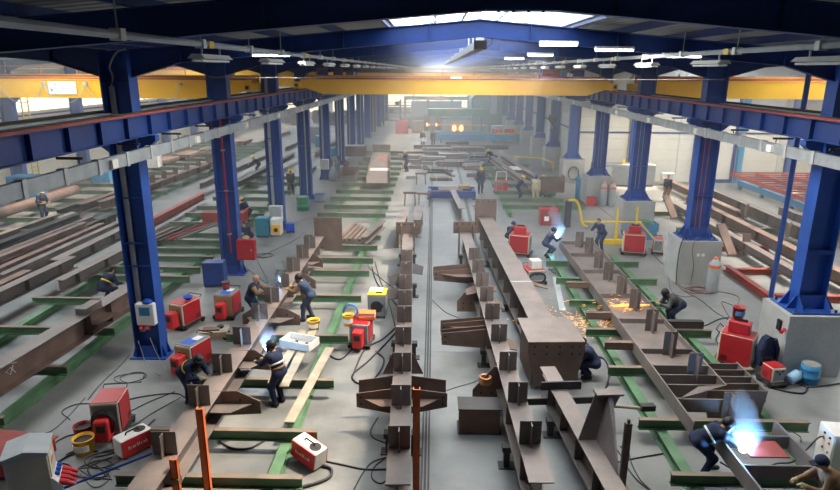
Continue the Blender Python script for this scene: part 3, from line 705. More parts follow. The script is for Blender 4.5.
# loose bars on the near left sleepers
for i in range(5):
    p = (-15.7+i*.42, 31.2+i*.25)
    o = MB().box(-.09, .09, 0, 3.6, 0, .1).box(-.09, -.07, 0, 3.6, .1, .2).build('flat_bar', (STEEL, RUST, DARKS, REDO, STEEL)[i], None, (p[0], p[1], .6), -.1-.05*i)
    tag(o, ['grey angle bar resting on green sleepers', 'rusty angle bar resting on green sleepers', 'black angle bar resting on green sleepers', 'red primed angle bar resting on green sleepers', 'bright angle bar at the end of the row on green sleepers'][i], 'steel bar', 'angle bars on the left sleepers')
# girders of the right bay
def rb(lab, x0, y0, x1, y1, z0, h, bf, m, **k): return girder('rolled_beam', lab, 'steel beam', x0, y0, x1, y1, z0, h, bf, m, group='beams of the right bay', **k)
t = rb('long grey girder with slanting end plates beside the red rack', 21.3, 33, 21.2, 47.5, .35, .75, .55, STEEL, ribs=4)
for y in (2.2, 7.2, 12.6): MB().plate([(-.9, y-.5, 0), (-.35, y+.1, 0), (-.35, y+.1, .95), (-.9, y-.5, .95)], .06).build('end_lug', RUST, t)
rb('long brown girder lying behind the cable-hung pedestal', 18.75, 24, 18.7, 45, .3, .6, .5, RUST, ribs=5)
rb('lower brown girder right behind the column pedestals', 17.0, 27.5, 17.1, 43.5, .3, .45, .45, STEEL)
rb('grey girder next to the end wall door', 20.1, 40, 19.9, 53, .3, .55, .5, RUST)
rb('brown beam at the outer side of the right bay', 23.4, 26, 23.3, 41, .3, .7, .5, STEEL, ribs=4)
t = T('steel_offcut', 'slanting brown plates propped against the girder behind the pedestals', 'steel plate', (16.0, 32.2, 0)); MB().plate([(0,0,.1), (.5,.1,.1), (.2,1.3,1.5), (-.3,1.2,1.5)], .12).build('plate', RUST, t); MB().plate([(.9,.3,.0), (1.3,.3,.0), (1.3,.5,1.2), (.9,.5,1.2)], .1).build('plate', RUST, t)
t = T('steel_offcut', 'slanting brown plate standing near the man in the dark jacket', 'steel plate', (16.1, 40.8, 0)); MB().plate([(0,0,.1), (.5,.1,.1), (.2,1.3,1.4), (-.3,1.2,1.4)], .12).build('plate', RUST, t)
for i, (a, b, lab) in enumerate((((14.7, 22.6), (14.8, 29.8), 'red primed beam on the floor between the two near pedestals'), ((14.9, 29.2), (18.6, 29.4), 'red primed cross beam behind the near right pedestals'), ((15.0, 25.6), (18.8, 25.5), 'red primed cross beam just behind the nearest pedestal'), ((14.9, 33.3), (18.8, 33.4), 'red primed cross beam behind the cable-hung pedestal'))):
    girder('primed_beam', lab, 'steel beam', a[0], a[1], b[0], b[1], .03 if i == 0 else .02, .28, .28, REDO, group='red beams of the right bay')
for i, y in enumerate((37.5, 42)): green_cross(y, 15.2, 21.8, 'green sleeper beam under the right bay girders', 'sleepers of the right bay', z=0)
# red rack on a blue base
t = T('steel_rack', 'red ladder-like steel rack lying on a blue base by the end wall', 'rack', (25.6, 39.6, 0))
for x in (0, 2.1, 4.3, 6.4): bx('long_rail', x-.09, x+.09, 0, 13.4, 1.05, 1.35, REDO, t)
for i in range(13): bx('cross_bar', -.1, 6.5, .4+i*1.05, .52+i*1.05, 1.32, 1.42, REDO, t)
for y in (.8, 5, 9.2, 12.8): bx('base_frame', .3, 6.2, y-.15, y+.15, .75, 1.05, LBLUE, t); 
for y in (.8, 5, 9.2, 12.8):
    for x in (.6, 5.8): bx('leg', x-.12, x+.12, y-.12, y+.12, 0, .75, LBLUE, t)
bx('base_beam', .4, .7, .6, 13, .3, .75, LBLUE, t)

# ---------------------------------------------------------------- overhead cranes
def hook_block(t, x, y, z, ztop, m=DARKS):
    b = MB()
    for dx in (-.16, -.05, .05, .16): b.cyl((x+dx, y, z+.5), (x+dx, y, ztop), .014, n=5)
    b.build('hoist_rope', DARKS, t)
    b = MB().prism([(x-.26, z+.55), (x+.26, z+.55), (x+.3, z+.25), (x+.12, z), (x-.12, z), (x-.3, z+.25)], 'xz', y-.12, y+.12)
    o = b.build('hook_block', m, t)
    pts = [(x+.0, y, z), (x, y, z-.12)] + [(x+.17*math.sin(a), y, z-.3+.17*math.cos(a)) for a in np.linspace(0, 4.1, 9)]
    MB().tube(pts, .055, 7, .03).build('hook', DARKS, o)
def crane(label, x0, x1, y, zb_, zt, gap=1.6, second=True, trolley=None, hook=None, sign=None, rail=True, festoon=None):
    t = T('overhead_crane', label, 'crane', (0, y, 0)); w = .28
    P = [(x0+.1, zt), (x0+.1, zt-.42), (x0+1.6, zb_), (x1-1.6, zb_), (x1-.1, zt-.42), (x1-.1, zt)]
    MB().prism(P, 'xz', -w, w).build('girder', YEL, t)
    bx('girder_cap', x0+.1, x1-.1, -w-.06, w+.06, zt, zt+.03, YEL, t)
    if second:
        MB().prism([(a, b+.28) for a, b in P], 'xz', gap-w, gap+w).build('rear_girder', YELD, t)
    bx('trolley_rail', x0+.3, x1-.3, -.05, .05, zt+.03, zt+.1, REDO, t)
    for x in (x0, x1):
        e = bx('end_truck', x-.2, x+.2, -1.0, gap+1.0, 8.42, 8.85, YEL, t, .04)
        for yy in (-.8, gap+.8): MB().cyl((x-.08, yy, 8.53), (x+.08, yy, 8.53), .16, n=12).build('wheel', DARKS, e)
        bx('buffer', x-.08, x+.08, -1.15, -1.0, 8.55, 8.75, BLACK, e)
    if rail:
        b = MB()
        for i in range(int((x1-x0)/2.2)): b.box(x0+.8+i*2.2, x0+.84+i*2.2, gap+w+.05, gap+w+.09, zt, zt+.75)
        b.box(x0+.8, x1-.9, gap+w+.05, gap+w+.09, zt+.72, zt+.76); b.build('handrail', YELD, t)
    if trolley is not None:
        k = bx('trolley', trolley-.9, trolley+.9, -.2, gap+.2, zt+.1, zt+.3, RED, t, .03)
        MB().cyl((trolley-.7, gap*.5, zt+.5), (trolley+.5, gap*.5, zt+.5), .24, n=14).build('hoist_drum', RED, k); bx('hoist_motor', trolley+.5, trolley+.95, gap*.5-.2, gap*.5+.2, zt+.3, zt+.66, LBLUE, k, .03)
    if hook: hook_block(t, hook[0], gap*.5, hook[1], zt+.1)
    if sign:
        s = bx('sign', sign[0], sign[1], -w-.09, -w-.06, sign[2], sign[3], SIGNM, t)
        W = sign[1]-sign[0]; b = MB()
        b.plate([(sign[0]+.05, -w-.095, sign[2]+.62*(sign[3]-sign[2])), (sign[0]+.16, -w-.095, sign[2]+.15*(sign[3]-sign[2])), (sign[0]+.32, -w-.095, sign[2]+.5*(sign[3]-sign[2])), (sign[0]+.16, -w-.095, sign[2]+.36*(sign[3]-sign[2]))], .006)
        b.plate([(sign[0]+.34, -w-.095, sign[2]+.75*(sign[3]-sign[2])), (sign[0]+.4, -w-.095, sign[2]+.68*(sign[3]-sign[2])), (sign[0]+.5, -w-.095, sign[2]+.9*(sign[3]-sign[2]))], .006)
        b.build('sign_mark', GREY, s)
        lt = lettering(s, W*.6, (sign[3]-sign[2])*.2, 9, LGREY); lt.location = (sign[0]+.38, -w-.092, sign[2]+.38*(sign[3]-sign[2]))
    if festoon:
        fx = festoon
        for i in range(len(fx)-1):
            a, b_ = fx[i], fx[i+1]; mid = (a+b_)/2
            MB().tube(spline([(a, -w-.2, zt-.25), (a+.35*(b_-a)/2, -w-.2, zt-.95), (mid, -w-.2, zt-1.3), (b_-.35*(b_-a)/2, -w-.2, zt-.95), (b_, -w-.2, zt-.25)], 5), .022, 5).build('festoon_cable', LGREY, t)
        for a in fx: bx('festoon_trolley', a-.07, a+.07, -w-.27, -w-.06, zt-.28, zt-.12, LGREY, t)
    return t
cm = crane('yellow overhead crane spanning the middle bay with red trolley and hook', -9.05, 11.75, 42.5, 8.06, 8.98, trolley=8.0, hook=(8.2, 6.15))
bx('name_plate', 1.1, 1.9, 1.6-.34, 1.6-.31, 9.02, 9.22, SIGNM, cm)
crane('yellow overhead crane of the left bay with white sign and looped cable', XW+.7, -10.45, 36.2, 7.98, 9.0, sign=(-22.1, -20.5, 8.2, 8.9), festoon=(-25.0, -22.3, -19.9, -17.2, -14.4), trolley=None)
crane('second yellow overhead crane further back in the left bay', XW+.7, -10.45, 58.0, 8.1, 9.5, trolley=-26, rail=False)
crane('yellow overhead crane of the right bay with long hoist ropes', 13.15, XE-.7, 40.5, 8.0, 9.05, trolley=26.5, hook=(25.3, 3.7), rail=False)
crane('dull yellow crane near the back of the middle bay', -9.05, 11.75, 74.0, 8.06, 9.3, second=False, rail=False)
crane('dull yellow crane near the back of the left bay', XW+.7, -10.45, 84.0, 8.06, 9.3, second=False, rail=False)
# electric boxes on the left crane's end
t = T('crane_cabinet', 'grey switch cabinet standing on the left bay crane near its end', 'cabinet', (-12.2, 37.0, 9.29))
bx('body', -.5, .4, 0, .5, 0, .5, LGREY, t, .02); bx('door', -.46, .36, -.02, 0, .04, .46, GREY, t)

# ---------------------------------------------------------------- lighting and conduits under the roof
def light_line(x, z, y0, y1, label, m=LGREY, fit_every=4.5, phase=1.0, lit=()):
    t = T('conduit_line', label, 'conduit', (x, y0, z)); L = y1-y0
    MB().cyl((0,0,0), (0,L,0), .055, n=8).build('pipe', m, t)
    cl = MB().box(-.08, .08, -.07, .07, -.075, .08).mesh('coupling', WHITE)
    rod = MB().cyl((0,0,.08), (0,0,.55), .012, n=5).mesh('hanger_rod', LGREY)
    mk = MB().box(-.06, .06, -.12, .12, -.062, .062).mesh('yellow_marker', YELB)
    i = 0; y = phase
    while y < L:
        put('coupling', cl, t, (0, y, 0)); put('hanger_rod', rod, t, (0, y, 0))
        if i % 3 == 0: put('yellow_marker', mk, t, (0, y+.4, 0))
        y += 3.0; i += 1
light_line(-4.2, 10.07, 1.5, 124, 'grey conduit pipe hung along the left side of the middle bay')
light_line(6.5, 10.07, 3.0, 124, 'grey conduit pipe with yellow marks along the right side of the middle bay', phase=2.0)
FIT = None
def fitting(x, y, z, rz, label, group, lit):
    hs = .12 if lit else .22
    t = T('strip_light', label, 'light', (x, y, z), rz, group)
    if lit: t.scale = (1, .72, 1)
    put('housing', shared('lh', lambda: MB().prism([(-.16, .02), (.16, .02), (.08, .1), (-.08, .1)], 'xz', -.78, .78).mesh('housing', WHITE)), t)
    for dx in (-.08, .08):
        put('tube', shared(('lt', lit), lambda: MB().cyl((0, -.74, -.015), (0, .74, -.015), .022, n=8).mesh('tube', LAMPM if lit else PAPER)), t, (dx, 0, 0))
    put('suspension', shared(('ls', lit), lambda: MB().box(-.015, .015, -.5, -.47, .1, hs).box(-.015, .015, .47, .5, .1, hs).mesh('suspension', LGREY)), t)
    if lit:
        ld = bpy.data.lights.new('strip_light_glow', 'AREA'); ld.shape = 'RECTANGLE'; ld.size = .3; ld.size_y = 1.5; ld.energy = LAMP_W; ld.color = (1,.93,.82)
        lo = bpy.data.objects.new('strip_light_glow', ld); COL.objects.link(lo); lo.parent = t; lo.location = (0,0,-.05)
for i, y in enumerate(np.arange(12.0, 75, 4.5)): fitting(-4.2, float(y), 9.797, 0, 'white twin strip light hung under the left conduit pipe', 'strip lights along the left conduit', False)
for i, y in enumerate(np.arange(10.8, 75, 4.5)): fitting(6.5, float(y), 9.797, 0, 'white twin strip light hung under the right conduit pipe', 'strip lights along the right conduit', False)
for n in (0, 1, 2):
    for x in ((-4.9, 3.65, 5.3, 7.3) if n == 0 else (4.6,)): fitting(x, NY(n)-.29, zb(x-XM)-.02, PI/2, 'lit strip light fixed crosswise beyond a roof rafter of the middle bay', 'lit crosswise strip lights', True)
for n in (-1, 1, 3, 5):
    fitting(XM-SPAN+2, NY(n), zb(2)-.11, PI/2, 'lit strip light fixed crosswise under the left bay roof', 'lit strip lights of the left bay', True)
for n in (-1, 1, 3):
    fitting(XM+SPAN-3, NY(n), zb(3)-.11, PI/2, 'lit strip light fixed crosswise under the right bay roof', 'lit strip lights of the right bay', True)
# lighting trunk along the ridge
t = T('lighting_trunk', 'dark boxed cable trunk hung along the ridge, yellow cable at its near end', 'cable trunk', (1.42, 20.2, 10.28))
bx('trunk', -.17, .17, 0, 68, 0, .24, GREY, t); bx('end_box', -.2, .2, -.06, 0, -.02, .26, DARKS, t); bx('terminal_box', -.12, .12, -.02, .28, .24, .42, WHITE, t)
MB().tube(spline([(-.05, .1, .42), (-.1, .1, .7), (-.2, .1, .75), (-.05, .15, .85)], 5), .022, 6).build('yellow_cable', YELB, t)
MB().tube(spline([(.1, .05, .4), (.3, .0, .5), (.36, -.05, .2), (.2, -.05, .05)], 5), .015, 5).build('black_cable', CABLE, t)
hg = MB().box(-.02, .02, -.02, .02, .24, .75).mesh('hanger', LGREY)
for i in range(22): put('hanger', hg, t, (.0, .9+i*3, 0))
# cross cables below the second rafter
for i, (y, z) in enumerate(((19.9, 9.42),)):
    o = MB().tube([(XL-8, y, z), (XL+SPAN/2, y, z-.05), (XR-.4, y, z)], .01, 5).build('span_wire', DARKS); tag(o, ['thin steel wire stretched across the hall below the first rafter behind the trunk end', 'thin steel wire stretched across the hall beside the middle crane'][i], 'wire')

# warm high-bay lamps in the right bay, hung from the roof in front of the end wall
for i, x in enumerate((15.55, 19.15, 27.95, 31.55)):
    t = T('high_bay_lamp', 'bell-shaped high-bay lamp hung in front of the end wall', 'light', (x, 50.2, 9.0), 0, 'high-bay lamps of the right bay')
    MB().lathe([(.28, 0), (.24, .12), (.12, .28), (.08, .42), (.02, .44)], 16).build('reflector', LGREY, t, smooth=True); MB().lathe([(.05, .03), (.1, .08), (.05, .2)], 10).build('bulb', LAMPM, t); MB().cyl((0,0,.43), (0,0,1.75), .012, n=5).build('hanging_rod', GREY, t)
    ld = bpy.data.lights.new('high_bay_glow', 'SPOT'); ld.energy = 1500; ld.color = (1,.85,.64); ld.spot_size = math.radians(150); ld.spot_blend = .6; ld.shadow_soft_size = .2; lo = bpy.data.objects.new('high_bay_glow', ld); COL.objects.link(lo); lo.parent = t; lo.location = (0,0,-.05)

# ---------------------------------------------------------------- workshop equipment
def welder(loc, rz, label, h=.78, w=.52, d=.9, cart=True, feeder=None, coil=False, papers=False, body=CREAM, group=None, front_red=True, knob=True, front=None):
    t = T('welding_machine', label, 'welding machine', loc, rz, group); z0 = .16 if cart else .03
    if cart:
        bx('cart_tray', -w/2-.05, w/2+.05, -d/2-.12, d/2+.12, .11, z0, DARKS, t)
        wm = shared('wwheel', lambda: MB().cyl((-.03,0,0), (.03,0,0), .09, n=12).mesh('wheel', BLACK))
        for sx in (-1, 1):
            for y in (-d/2, d/2): put('wheel', wm, t, (sx*(w/2+.02), y, .09))
    bx('body', -w/2+.02, w/2-.02, -d/2, d/2, z0, z0+h, body, t, .02)
    for sx in (-1, 1):
        p = bx('side_panel', *sorted((sx*(w/2-.02), sx*(w/2+.01))), -d/2+.05, d/2-.05, z0+.05, z0+h-.03, RED, t)
        q = MB()
        for k in range(4): q.box(*sorted((sx*(w/2+.01), sx*(w/2+.016))), d/2-.32, d/2-.1, z0+.12+k*.05, z0+.14+k*.05)
        q.build('vent', BLACK, p)
    bx('top_cover', -w/2+.03, w/2-.03, -d/2+.03, d/2-.03, z0+h, z0+h+.02, RED if not papers else GREY, t)
    f = bx('front_panel', -w/2+.05, w/2-.05, -d/2-.012, -d/2, z0+.08, z0+h-.06, front or GREY, t)
    if knob:
        for x, zz in ((-.1, .6), (.1, .6), (0, .42)): MB().cyl((x, -d/2-.03, z0+h*zz+.1), (x, -d/2-.01, z0+h*zz+.1), .035, n=8).build('knob', BLACK, f)
    MB().tube([(-w/2+.06, d/2+.0, z0+h-.05), (-w/2+.06, d/2+.14, z0+h+.06), (w/2-.06, d/2+.14, z0+h+.06), (w/2-.06, d/2, z0+h-.05)], .018, 6).build('push_handle', BLACK, t)
    if feeder:
        k = bx('wire_feeder', -.17, .19, -d/2-.42, -d/2-.03, z0, z0+.62, REDB if feeder == 'front' else RED, t, .03) if feeder == 'front' else bx('wire_feeder', -.2, .2, -.32, .34, z0+h+.02, z0+h+.42, RED, t, .03)
        if feeder == 'front': bx('feeder_vent', -.1, .12, -d/2-.425, -d/2-.42, z0+.3, z0+.5, DARKS, k)
        else:
            bx('feeder_handle', -.02, .02, -.2, .2, z0+h+.42, z0+h+.5, BLACK, k); l = lettering(k, .34, .06, 7, PAPER, seed=len(label)); l.rotation_euler = (0, 0, PI/2); l.location = (.206, -.16, z0+h+.2)
    if coil:
        b = MB()
        for k in range(3): b.tube([(.02*k-.02+.3*math.cos(a)*(1-.06*k), -d/2-.1-.05*k, z0+.42+.36*math.sin(a)*(1-.05*k)) for a in np.linspace(0, 2*PI, 19)], .03, 6)
        b.build('hose_coil', BLACK, t)
    if papers:
        bx('top_papers', -.2, .22, -.35, .1, z0+h+.02, z0+h+.026, BLUEP, t); bx('top_papers', -.05, .2, .0, .32, z0+h+.026, z0+h+.032, PAPER, t)
    return t
def feeder_box(loc, rz, label, tilt=0):
    t = T('wire_feeder', label, 'wire feeder', loc, rz); t.scale = (1.25, 1.25, 1.15); t.rotation_euler = (0, tilt, rz)
    bx('body', -.34, .34, -.17, .17, .05, .48, WHITE, t, .02)
    for s in (-1, 1): 
        p = bx('side_panel', -.33, .33, *sorted((s*.17, s*.182)), .06, .46, REDB, t)
    l = lettering(t, .42, .08, 9, PAPER, seed=3); l.location = (-.2, -.184, .22)
    MB().tube([(-.14, 0, .48), (-.12, 0, .54), (.12, 0, .54), (.14, 0, .48)], .018, 6).build('handle', BLACK, t)
    MB().lathe([(.12, .48), (.12, .492), (.05, .492), (.05, .5)], 16, .16, 0).build('reel_cover', DARKS, t)
    for x in (-.26, .26):
        for y in (-.12, .12): MB().cyl((x, y, 0), (x, y, .05), .03, n=8).build('foot', BLACK, t)
    return t
def bucket(loc, label, m, r=.16, h=.34, band=PAPER, inside=DARKS, handle=True, group=None):
    t = T('bucket', label, 'bucket', loc, 0, group)
    MB().lathe([(r*.84, 0), (r, h), (r*1.05, h), (r*1.05, h+.02), (r*.94, h+.02), (r*.9, h*.85), (r*.0, h*.85)], 18).build('pail', m, t, smooth=True)
    MB().lathe([(r*.88, h*.84), (r*.88, h*.86)], 16).build('contents', inside, t)
    if band: MB().prism([(r*1.01*math.cos(a), r*1.01*math.sin(a)) for a in np.linspace(-2.5, -.6, 8)] + [(r*.9*math.cos(a), r*.9*math.sin(a)) for a in np.linspace(-.6, -2.5, 8)], 'xy', h*.32, h*.72).build('paper_label', band, t)
    if handle: MB().tube([(r*1.05*math.cos(a), r*.2*math.sin(a)-.02, h*.9-.12*math.sin(a)) for a in np.linspace(0, PI, 9)], .008, 5).build('handle', LGREY, t)
    return t
def gas_bottle(loc, label, m, cap=ORAN, h=1.45, r=.13, group=None):
    t = T('gas_bottle', label, 'gas bottle', loc, 0, group)
    MB().lathe([(r*.9, 0), (r, .03), (r, h*.78), (r*.9, h*.86), (r*.45, h*.92), (r*.4, h*.95)], 16).build('cylinder', m, t, smooth=True)
    MB().lathe([(r*1.02, h*.72), (r*1.02, h*.80)], 16).build('shoulder_band', cap, t); MB().lathe([(r*.35, h*.94), (r*.35, h*1.0), (r*.2, h*1.03)], 10).build('valve_cap', cap, t)
    return t
def cabinet(loc, rz, label, w, d, h, m, name='steel_cabinet', cat='cabinet', z=.06, doors=1, vent=False):
    t = T(name, label, cat, loc, rz)
    bx('body', -w/2, w/2, -d/2, d/2, z, h, m, t, .015)
    for i in range(doors):
        a = -w/2+.03+i*(w-.06)/doors; b = a+(w-.06)/doors-.015
        dd = bx('door', a, b, -d/2-.02, -d/2, z+.04, h-.04, m, t); bx('handle', b-.08, b-.05, -d/2-.045, -d/2-.02, h*.5, h*.5+.14, BLACK, dd)
    for sx in (-1, 1):
        for y in (-1, 1): bx('foot', sx*(w/2-.06)-.04, sx*(w/2-.06)+.04, y*(d/2-.06)-.04, y*(d/2-.06)+.04, 0, z, DARKS, t)
    if vent:
        q = MB()
        for k in range(5): q.box(-w*.3, w*.3, -d/2-.025, -d/2-.02, h*.3+k*.06, h*.33+k*.06)
        q.build('vent', BLACK, t)
    return t

# left side of the middle bay
t = welder((-9.6, 22.1, 0), -.35, 'red welding machine with red feeder, beside the near left column', h=.85, w=.7, d=1.0, feeder='front', front=CARD)
o = T('blue_bowl', 'bright blue bowl lying on top of the red welding machine', 'bowl', (-9.45, 22.15, 1.03)); MB().lathe([(.08, 0), (.17, .08), (.2, .13), (.18, .13), (.14, .07), (.0, .03)], 18).build('shell', BLUEP, o, smooth=True)
welder((-7.9, 18.5, 0), -.35, 'red and cream welding machine with papers on top next to the bending man', h=.85, w=.7, d=1.0, feeder='front', papers=True, front=CARD)
welder((-8.25, 23.1, 0), -.1, 'cream welding machine with blue leaflets and paint tin on top', h=.85, w=.75, d=.9, feeder='front', papers=True, front=CARD, body=CARD)
bucket((-8.35, 23.35, 1.04), 'brown paint tin standing on the cream welding machine', RUST, .16, .3, RED)
welder((-8.75, 14.75, 0), .15, 'large red welding machine with coiled black hose on its front', h=.92, w=.74, d=.85, coil=True, feeder='front')
bucket((-9.0, 13.75, 0), 'orange and yellow bucket with white label beside the hose-hung machine', YEL, .26, .42)
bucket((-9.35, 14.35, 0), 'dark red open pail behind the yellow bucket', RED, .24, .4, None)
feeder_box((-7.75, 13.85, 0), .95, 'white and red wire feeder standing upright on the floor by the blue pole')
feeder_box((-3.1, 13.5, .05), -.62, 'white and red wire feeder tilted beside the green floor bearer', tilt=.16)
welder((-2.55, 20.6, 0), -.1, 'red welding machine with orange boxes and blue hose next to the centre girder', h=.75, w=.7, d=.8, feeder='front', body=LGREY)
bucket((-2.95, 20.15, .92), 'yellow bucket with white label hung on the red machine by the centre girder', YEL, .2, .38)
o = T('hose_coil', 'bright blue hose coil on the machine by the centre girder', 'hose', (-2.95, 20.75, .95))
b = MB()
for k in range(3): b.tube([(.25*math.cos(a), .03*k, .25+.25*math.sin(a)) for a in np.linspace(0, 2*PI, 17)], .03, 6)
b.build('coils', LBLUE, o)
t = T('carton', 'orange and white cartons stacked on the red machine by the centre girder', 'carton', (-2.35, 20.75, .93)); bx('box', -.3, .3, -.2, .2, 0, .12, ORAN, t, .01); bx('lid', -.28, .3, -.18, .22, .12, .2, PAPER, t, .01); bx('strip', -.29, .31, -.19, .2, .2, .26, ORAN, t, .01)
t = cabinet((-2.2, 23.4, 0), -.05, 'dark grey machine with yellow top and papers near the centre girder', .72, .8, .95, GREY, 'welding_machine', 'welding machine', vent=True)
bx('top_cover', -.36, .36, -.4, .4, .95, 1.02, YELB, t, .015); MB().cyl((0, -.43, .5), (0, -.4, .5), .24, n=18).build('fan_grille', BLACK, t); bx('papers', -.34, .2, -.05, .4, 1.02, 1.03, PAPER, t); bx('grip', -.05, .22, -.25, -.2, 1.02, 1.07, BLACK, t)
bucket((-4.25, 20.45, .6), 'orange tin with pale band on the sleeper beside the girder', YEL, .22, .36)
t = T('open_crate', 'white wooden crate of small parts on the planks beside the welder', 'crate', (-4.45, 18.95, .67), -.35)
bx('base', -.55, .55, -.32, .32, 0, .03, WHITE, t)
for (a, b_, c, d) in ((-.55, .55, -.34, -.31), (-.55, .55, .31, .34), (-.57, -.54, -.34, .34), (.54, .57, -.34, .34)): bx('side_board', a, b_, c, d, 0, .26, WHITE, t)
for i in range(7): bx('small_part', -.45+i*.13, -.36+i*.13, -.2+.07*(i % 3), -.05+.07*(i % 3), .03, .12, (GREY, RUST, DARKS)[i % 3], t)
for i, (x0, y0, x1, y1, z) in enumerate(((-3.75, 14.3, -3.42, 18.9, .6), (-4.35, 16.2, -4.25, 20.4, .6), (-4.75, 16.4, -4.6, 20.3, .6))):
    L = math.hypot(x1-x0, y1-y0); o = MB().cbox(-.14, .14, 0, L, 0, .05, .008).build('timber_plank', WOOD, None, (x0, y0, z), -math.atan2(x1-x0, y1-y0))
    tag(o, ['pale timber plank sloping across two green sleepers behind the tilted feeder', 'timber plank under the white crate', 'timber plank next to the welder in blue overalls'][i], 'plank')
t = T('tool_trolley', 'low timber trolley with scrap metal and small wheels beside the girder', 'trolley', (-8.05, 20.9, 0), .2)
bx('deck', -.6, .5, -.32, .32, .3, .36, WOOD, t)
for sx in (-.5, .4): 
    for y in (-.26, .26): MB().cyl((sx, y-.02, .1), (sx, y+.02, .1), .1, n=12).build('wheel', BLACK, t); bx('leg', sx-.03, sx+.03, y-.03, y+.03, .1, .3, CARD, t)
bx('front_board', -.6, .5, -.34, -.32, .15, .36, CARD, t); bx('scrap_plate', -.4, .2, -.2, .1, .36, .42, RUST, t); MB().cyl((.2, .1, .36), (.2, .1, .44), .12, n=12).build('wire_reel', BLACK, t)
# distribution cabinet with plugs in the near left corner
pc = G(24, 462, 1.35); t = T('distribution_cabinet', 'cream power distribution cabinet with red and blue plugs in its side', 'cabinet', (-9.0, 11.75, 0), .42)
bx('body', -.42, .42, -.34, .34, .35, 1.42, CREAM, t, .015); 
MB().prism([(-.42, 1.42), (.42, 1.42), (.46, 1.5), (.0, 1.62), (-.46, 1.5)], 'xz', -.42, .42).build('pitched_lid', LGREY, t)
for x in (-.36, .36):
    for y in (-.28, .28): bx('leg', x-.03, x+.03, y-.03, y+.03, 0, .35, GREY, t)
dd = bx('door', .42, .44, -.3, .3, .8, 1.4, CREAM, t); bx('warning_label', .44, .444, -.12, .1, 1.05, 1.15, REDB, dd); bx('paper_label', .44, .444, -.1, .06, 1.2, 1.32, PAPER, dd); l = lettering(dd, .18, .05, 4, PAPER, seed=5); l.rotation_euler = (0, 0, PI/2); l.location = (.447, -.1, 1.075)
sp = MB().prism([(.42, .45), (.62, .45), (.62, .55), (.44, .8), (.42, .8)], 'xz', -.34, .34).build('socket_panel', PAPER, t)
for i in range(4):
    y = -.26+.17*i
    MB().cyl((.55, y, .64), (.72, y, .56), .07, n=10).cyl((.72, y, .56), (.86, y, .47), .055, .03, n=10).build('red_plug', REDB, sp)
    if i > 0: MB().cyl((.46, y, .77), (.56, y, .74), .05, n=10).build('blue_socket', BLUEP, sp)
t = T('primed_bin', 'red primed steel bin behind the cream distribution cabinet', 'bin', (-10.35, 13.0, 0), -.15)
bx('body', -.9, .7, -.5, .5, .12, .62, RED, t, .01); MB().box(-1.0, .82, -.6, .6, .62, .66).build('top_flange', REDO, t); bx('end_lip', .7, .8, -.5, .5, .3, .62, RED, t)
for x in (-.7, .5): bx('skid', x-.08, x+.08, -.5, .5, 0, .12, DARKS, t)
b = MB().cyl((-9.1, 11.85, .05), (-6.35, 13.0, .75), .032, n=8); o = b.build('blue_pole', POLEB); tag(o, 'bright blue pole leaning from floor onto the girder near the feeder', 'pole')
t = T('water_bottle', 'clear blue water bottle by the distribution cabinet', 'bottle', (-8.75, 11.05, 0)); MB().lathe([(.12, 0), (.13, .02), (.13, .3), (.05, .38), (.03, .42)], 14).build('flask', LBLUE, t, smooth=True); MB().lathe([(.033, .42), (.033, .45)], 10).build('cap', PAPER, t)
for i, (x, y, zt, z0) in enumerate(((-4.95, 11.6, 2.65, 0), (-5.5, 11.3, 1.6, 0), (-.3, 11.6, 3.2, 0))):
    t = T('orange_stanchion', ['tall orange primed stanchion beside the girder of the three welders', 'short orange primed stanchion touching the girder of the three welders', 'tall orange primed stanchion beside the centre girder'][i], 'stanchion', (x, y, 0))
    bx('post', -.075, .075, -.06, -.04, .02, zt, ORAN, t); bx('post_flange', -.075, -.055, -.06, .06, .02, zt, ORAN, t); bx('post_flange', .055, .075, -.06, .06, .02, zt, ORAN, t); bx('foot_plate', -.16, .16, -.16, .16, 0, .02, ORAN, t)
    if i == 1: bx('clamp', -.09, .09, -.08, .08, 1.0, 1.12, BROWN, t)
t = T('rust_stanchion', 'rusty upright bar beside the triangular fin', 'stanchion', (4.62, 12.75, 0)); bx('post', -.08, .08, -.05, .05, .02, 1.75, RUST, t); bx('foot_plate', -.16, .16, -.14, .14, 0, .02, RUST, t); bx('pin', -.03, .03, -.03, .03, 1.75, 1.85, RUST, t)
t = T('steel_block', 'dark rusty steel box section standing under the left-hand brackets', 'steel block', (1.35, 15.2, 0))
bx('wall_plate', -.55, .55, -.3, -.27, .02, .75, RUST, t); bx('wall_plate', -.55, .55, .27, .3, .02, .75, RUST, t); bx('lid_plate', -.6, .6, -.34, .34, .75, .78, DARKS, t); bx('base_plate', -.6, .6, -.34, .34, 0, .02, DARKS, t)
# column fittings
t = T('socket_box', 'white socket box with red plugs on the near left column', 'socket box', (-9.6, 19.1, 1.3)); bx('case', -.33, .3, -.14, .12, 0, .78, WHITE, t, .03); bx('notice', -.2, .16, -.15, -.14, .36, .66, LBLUE, t); MB().lathe([(.16, 0), (.16, .08), (.06, .13)], 14).build('lid_cap', BLUEP, t, (.06, 0, .78), smooth=True)
for x in (-.2, .02): MB().cyl((x, -.05, 0), (x, -.14, -.14), .075, n=10).build('red_plug', REDB, t)
t = T('fire_cabinet', 'red fire hose cabinet with things on top, on the column with the red pipe', 'cabinet', (-8.85, 27.9, .9)); bx('case', -.42, .42, -.2, .2, 0, .98, RED, t, .015); dd = bx('door', -.38, .38, -.215, -.2, .04, .94, RED, t); bx('latch', .26, .32, -.235, -.215, .45, .55, LGREY, dd); bx('bracket', -.52, -.42, -.05, .05, .3, .6, BLUE, t)
MB().lathe([(.16, .98), (.2, 1.05), (.12, 1.14)], 12).build('rag_bundle', CARD, t)
cabinet((-10.02, 26.7, 0), .05, 'plain dark blue steel locker in front of the column with the red pipe', .95, .6, 1.15, NAVY)
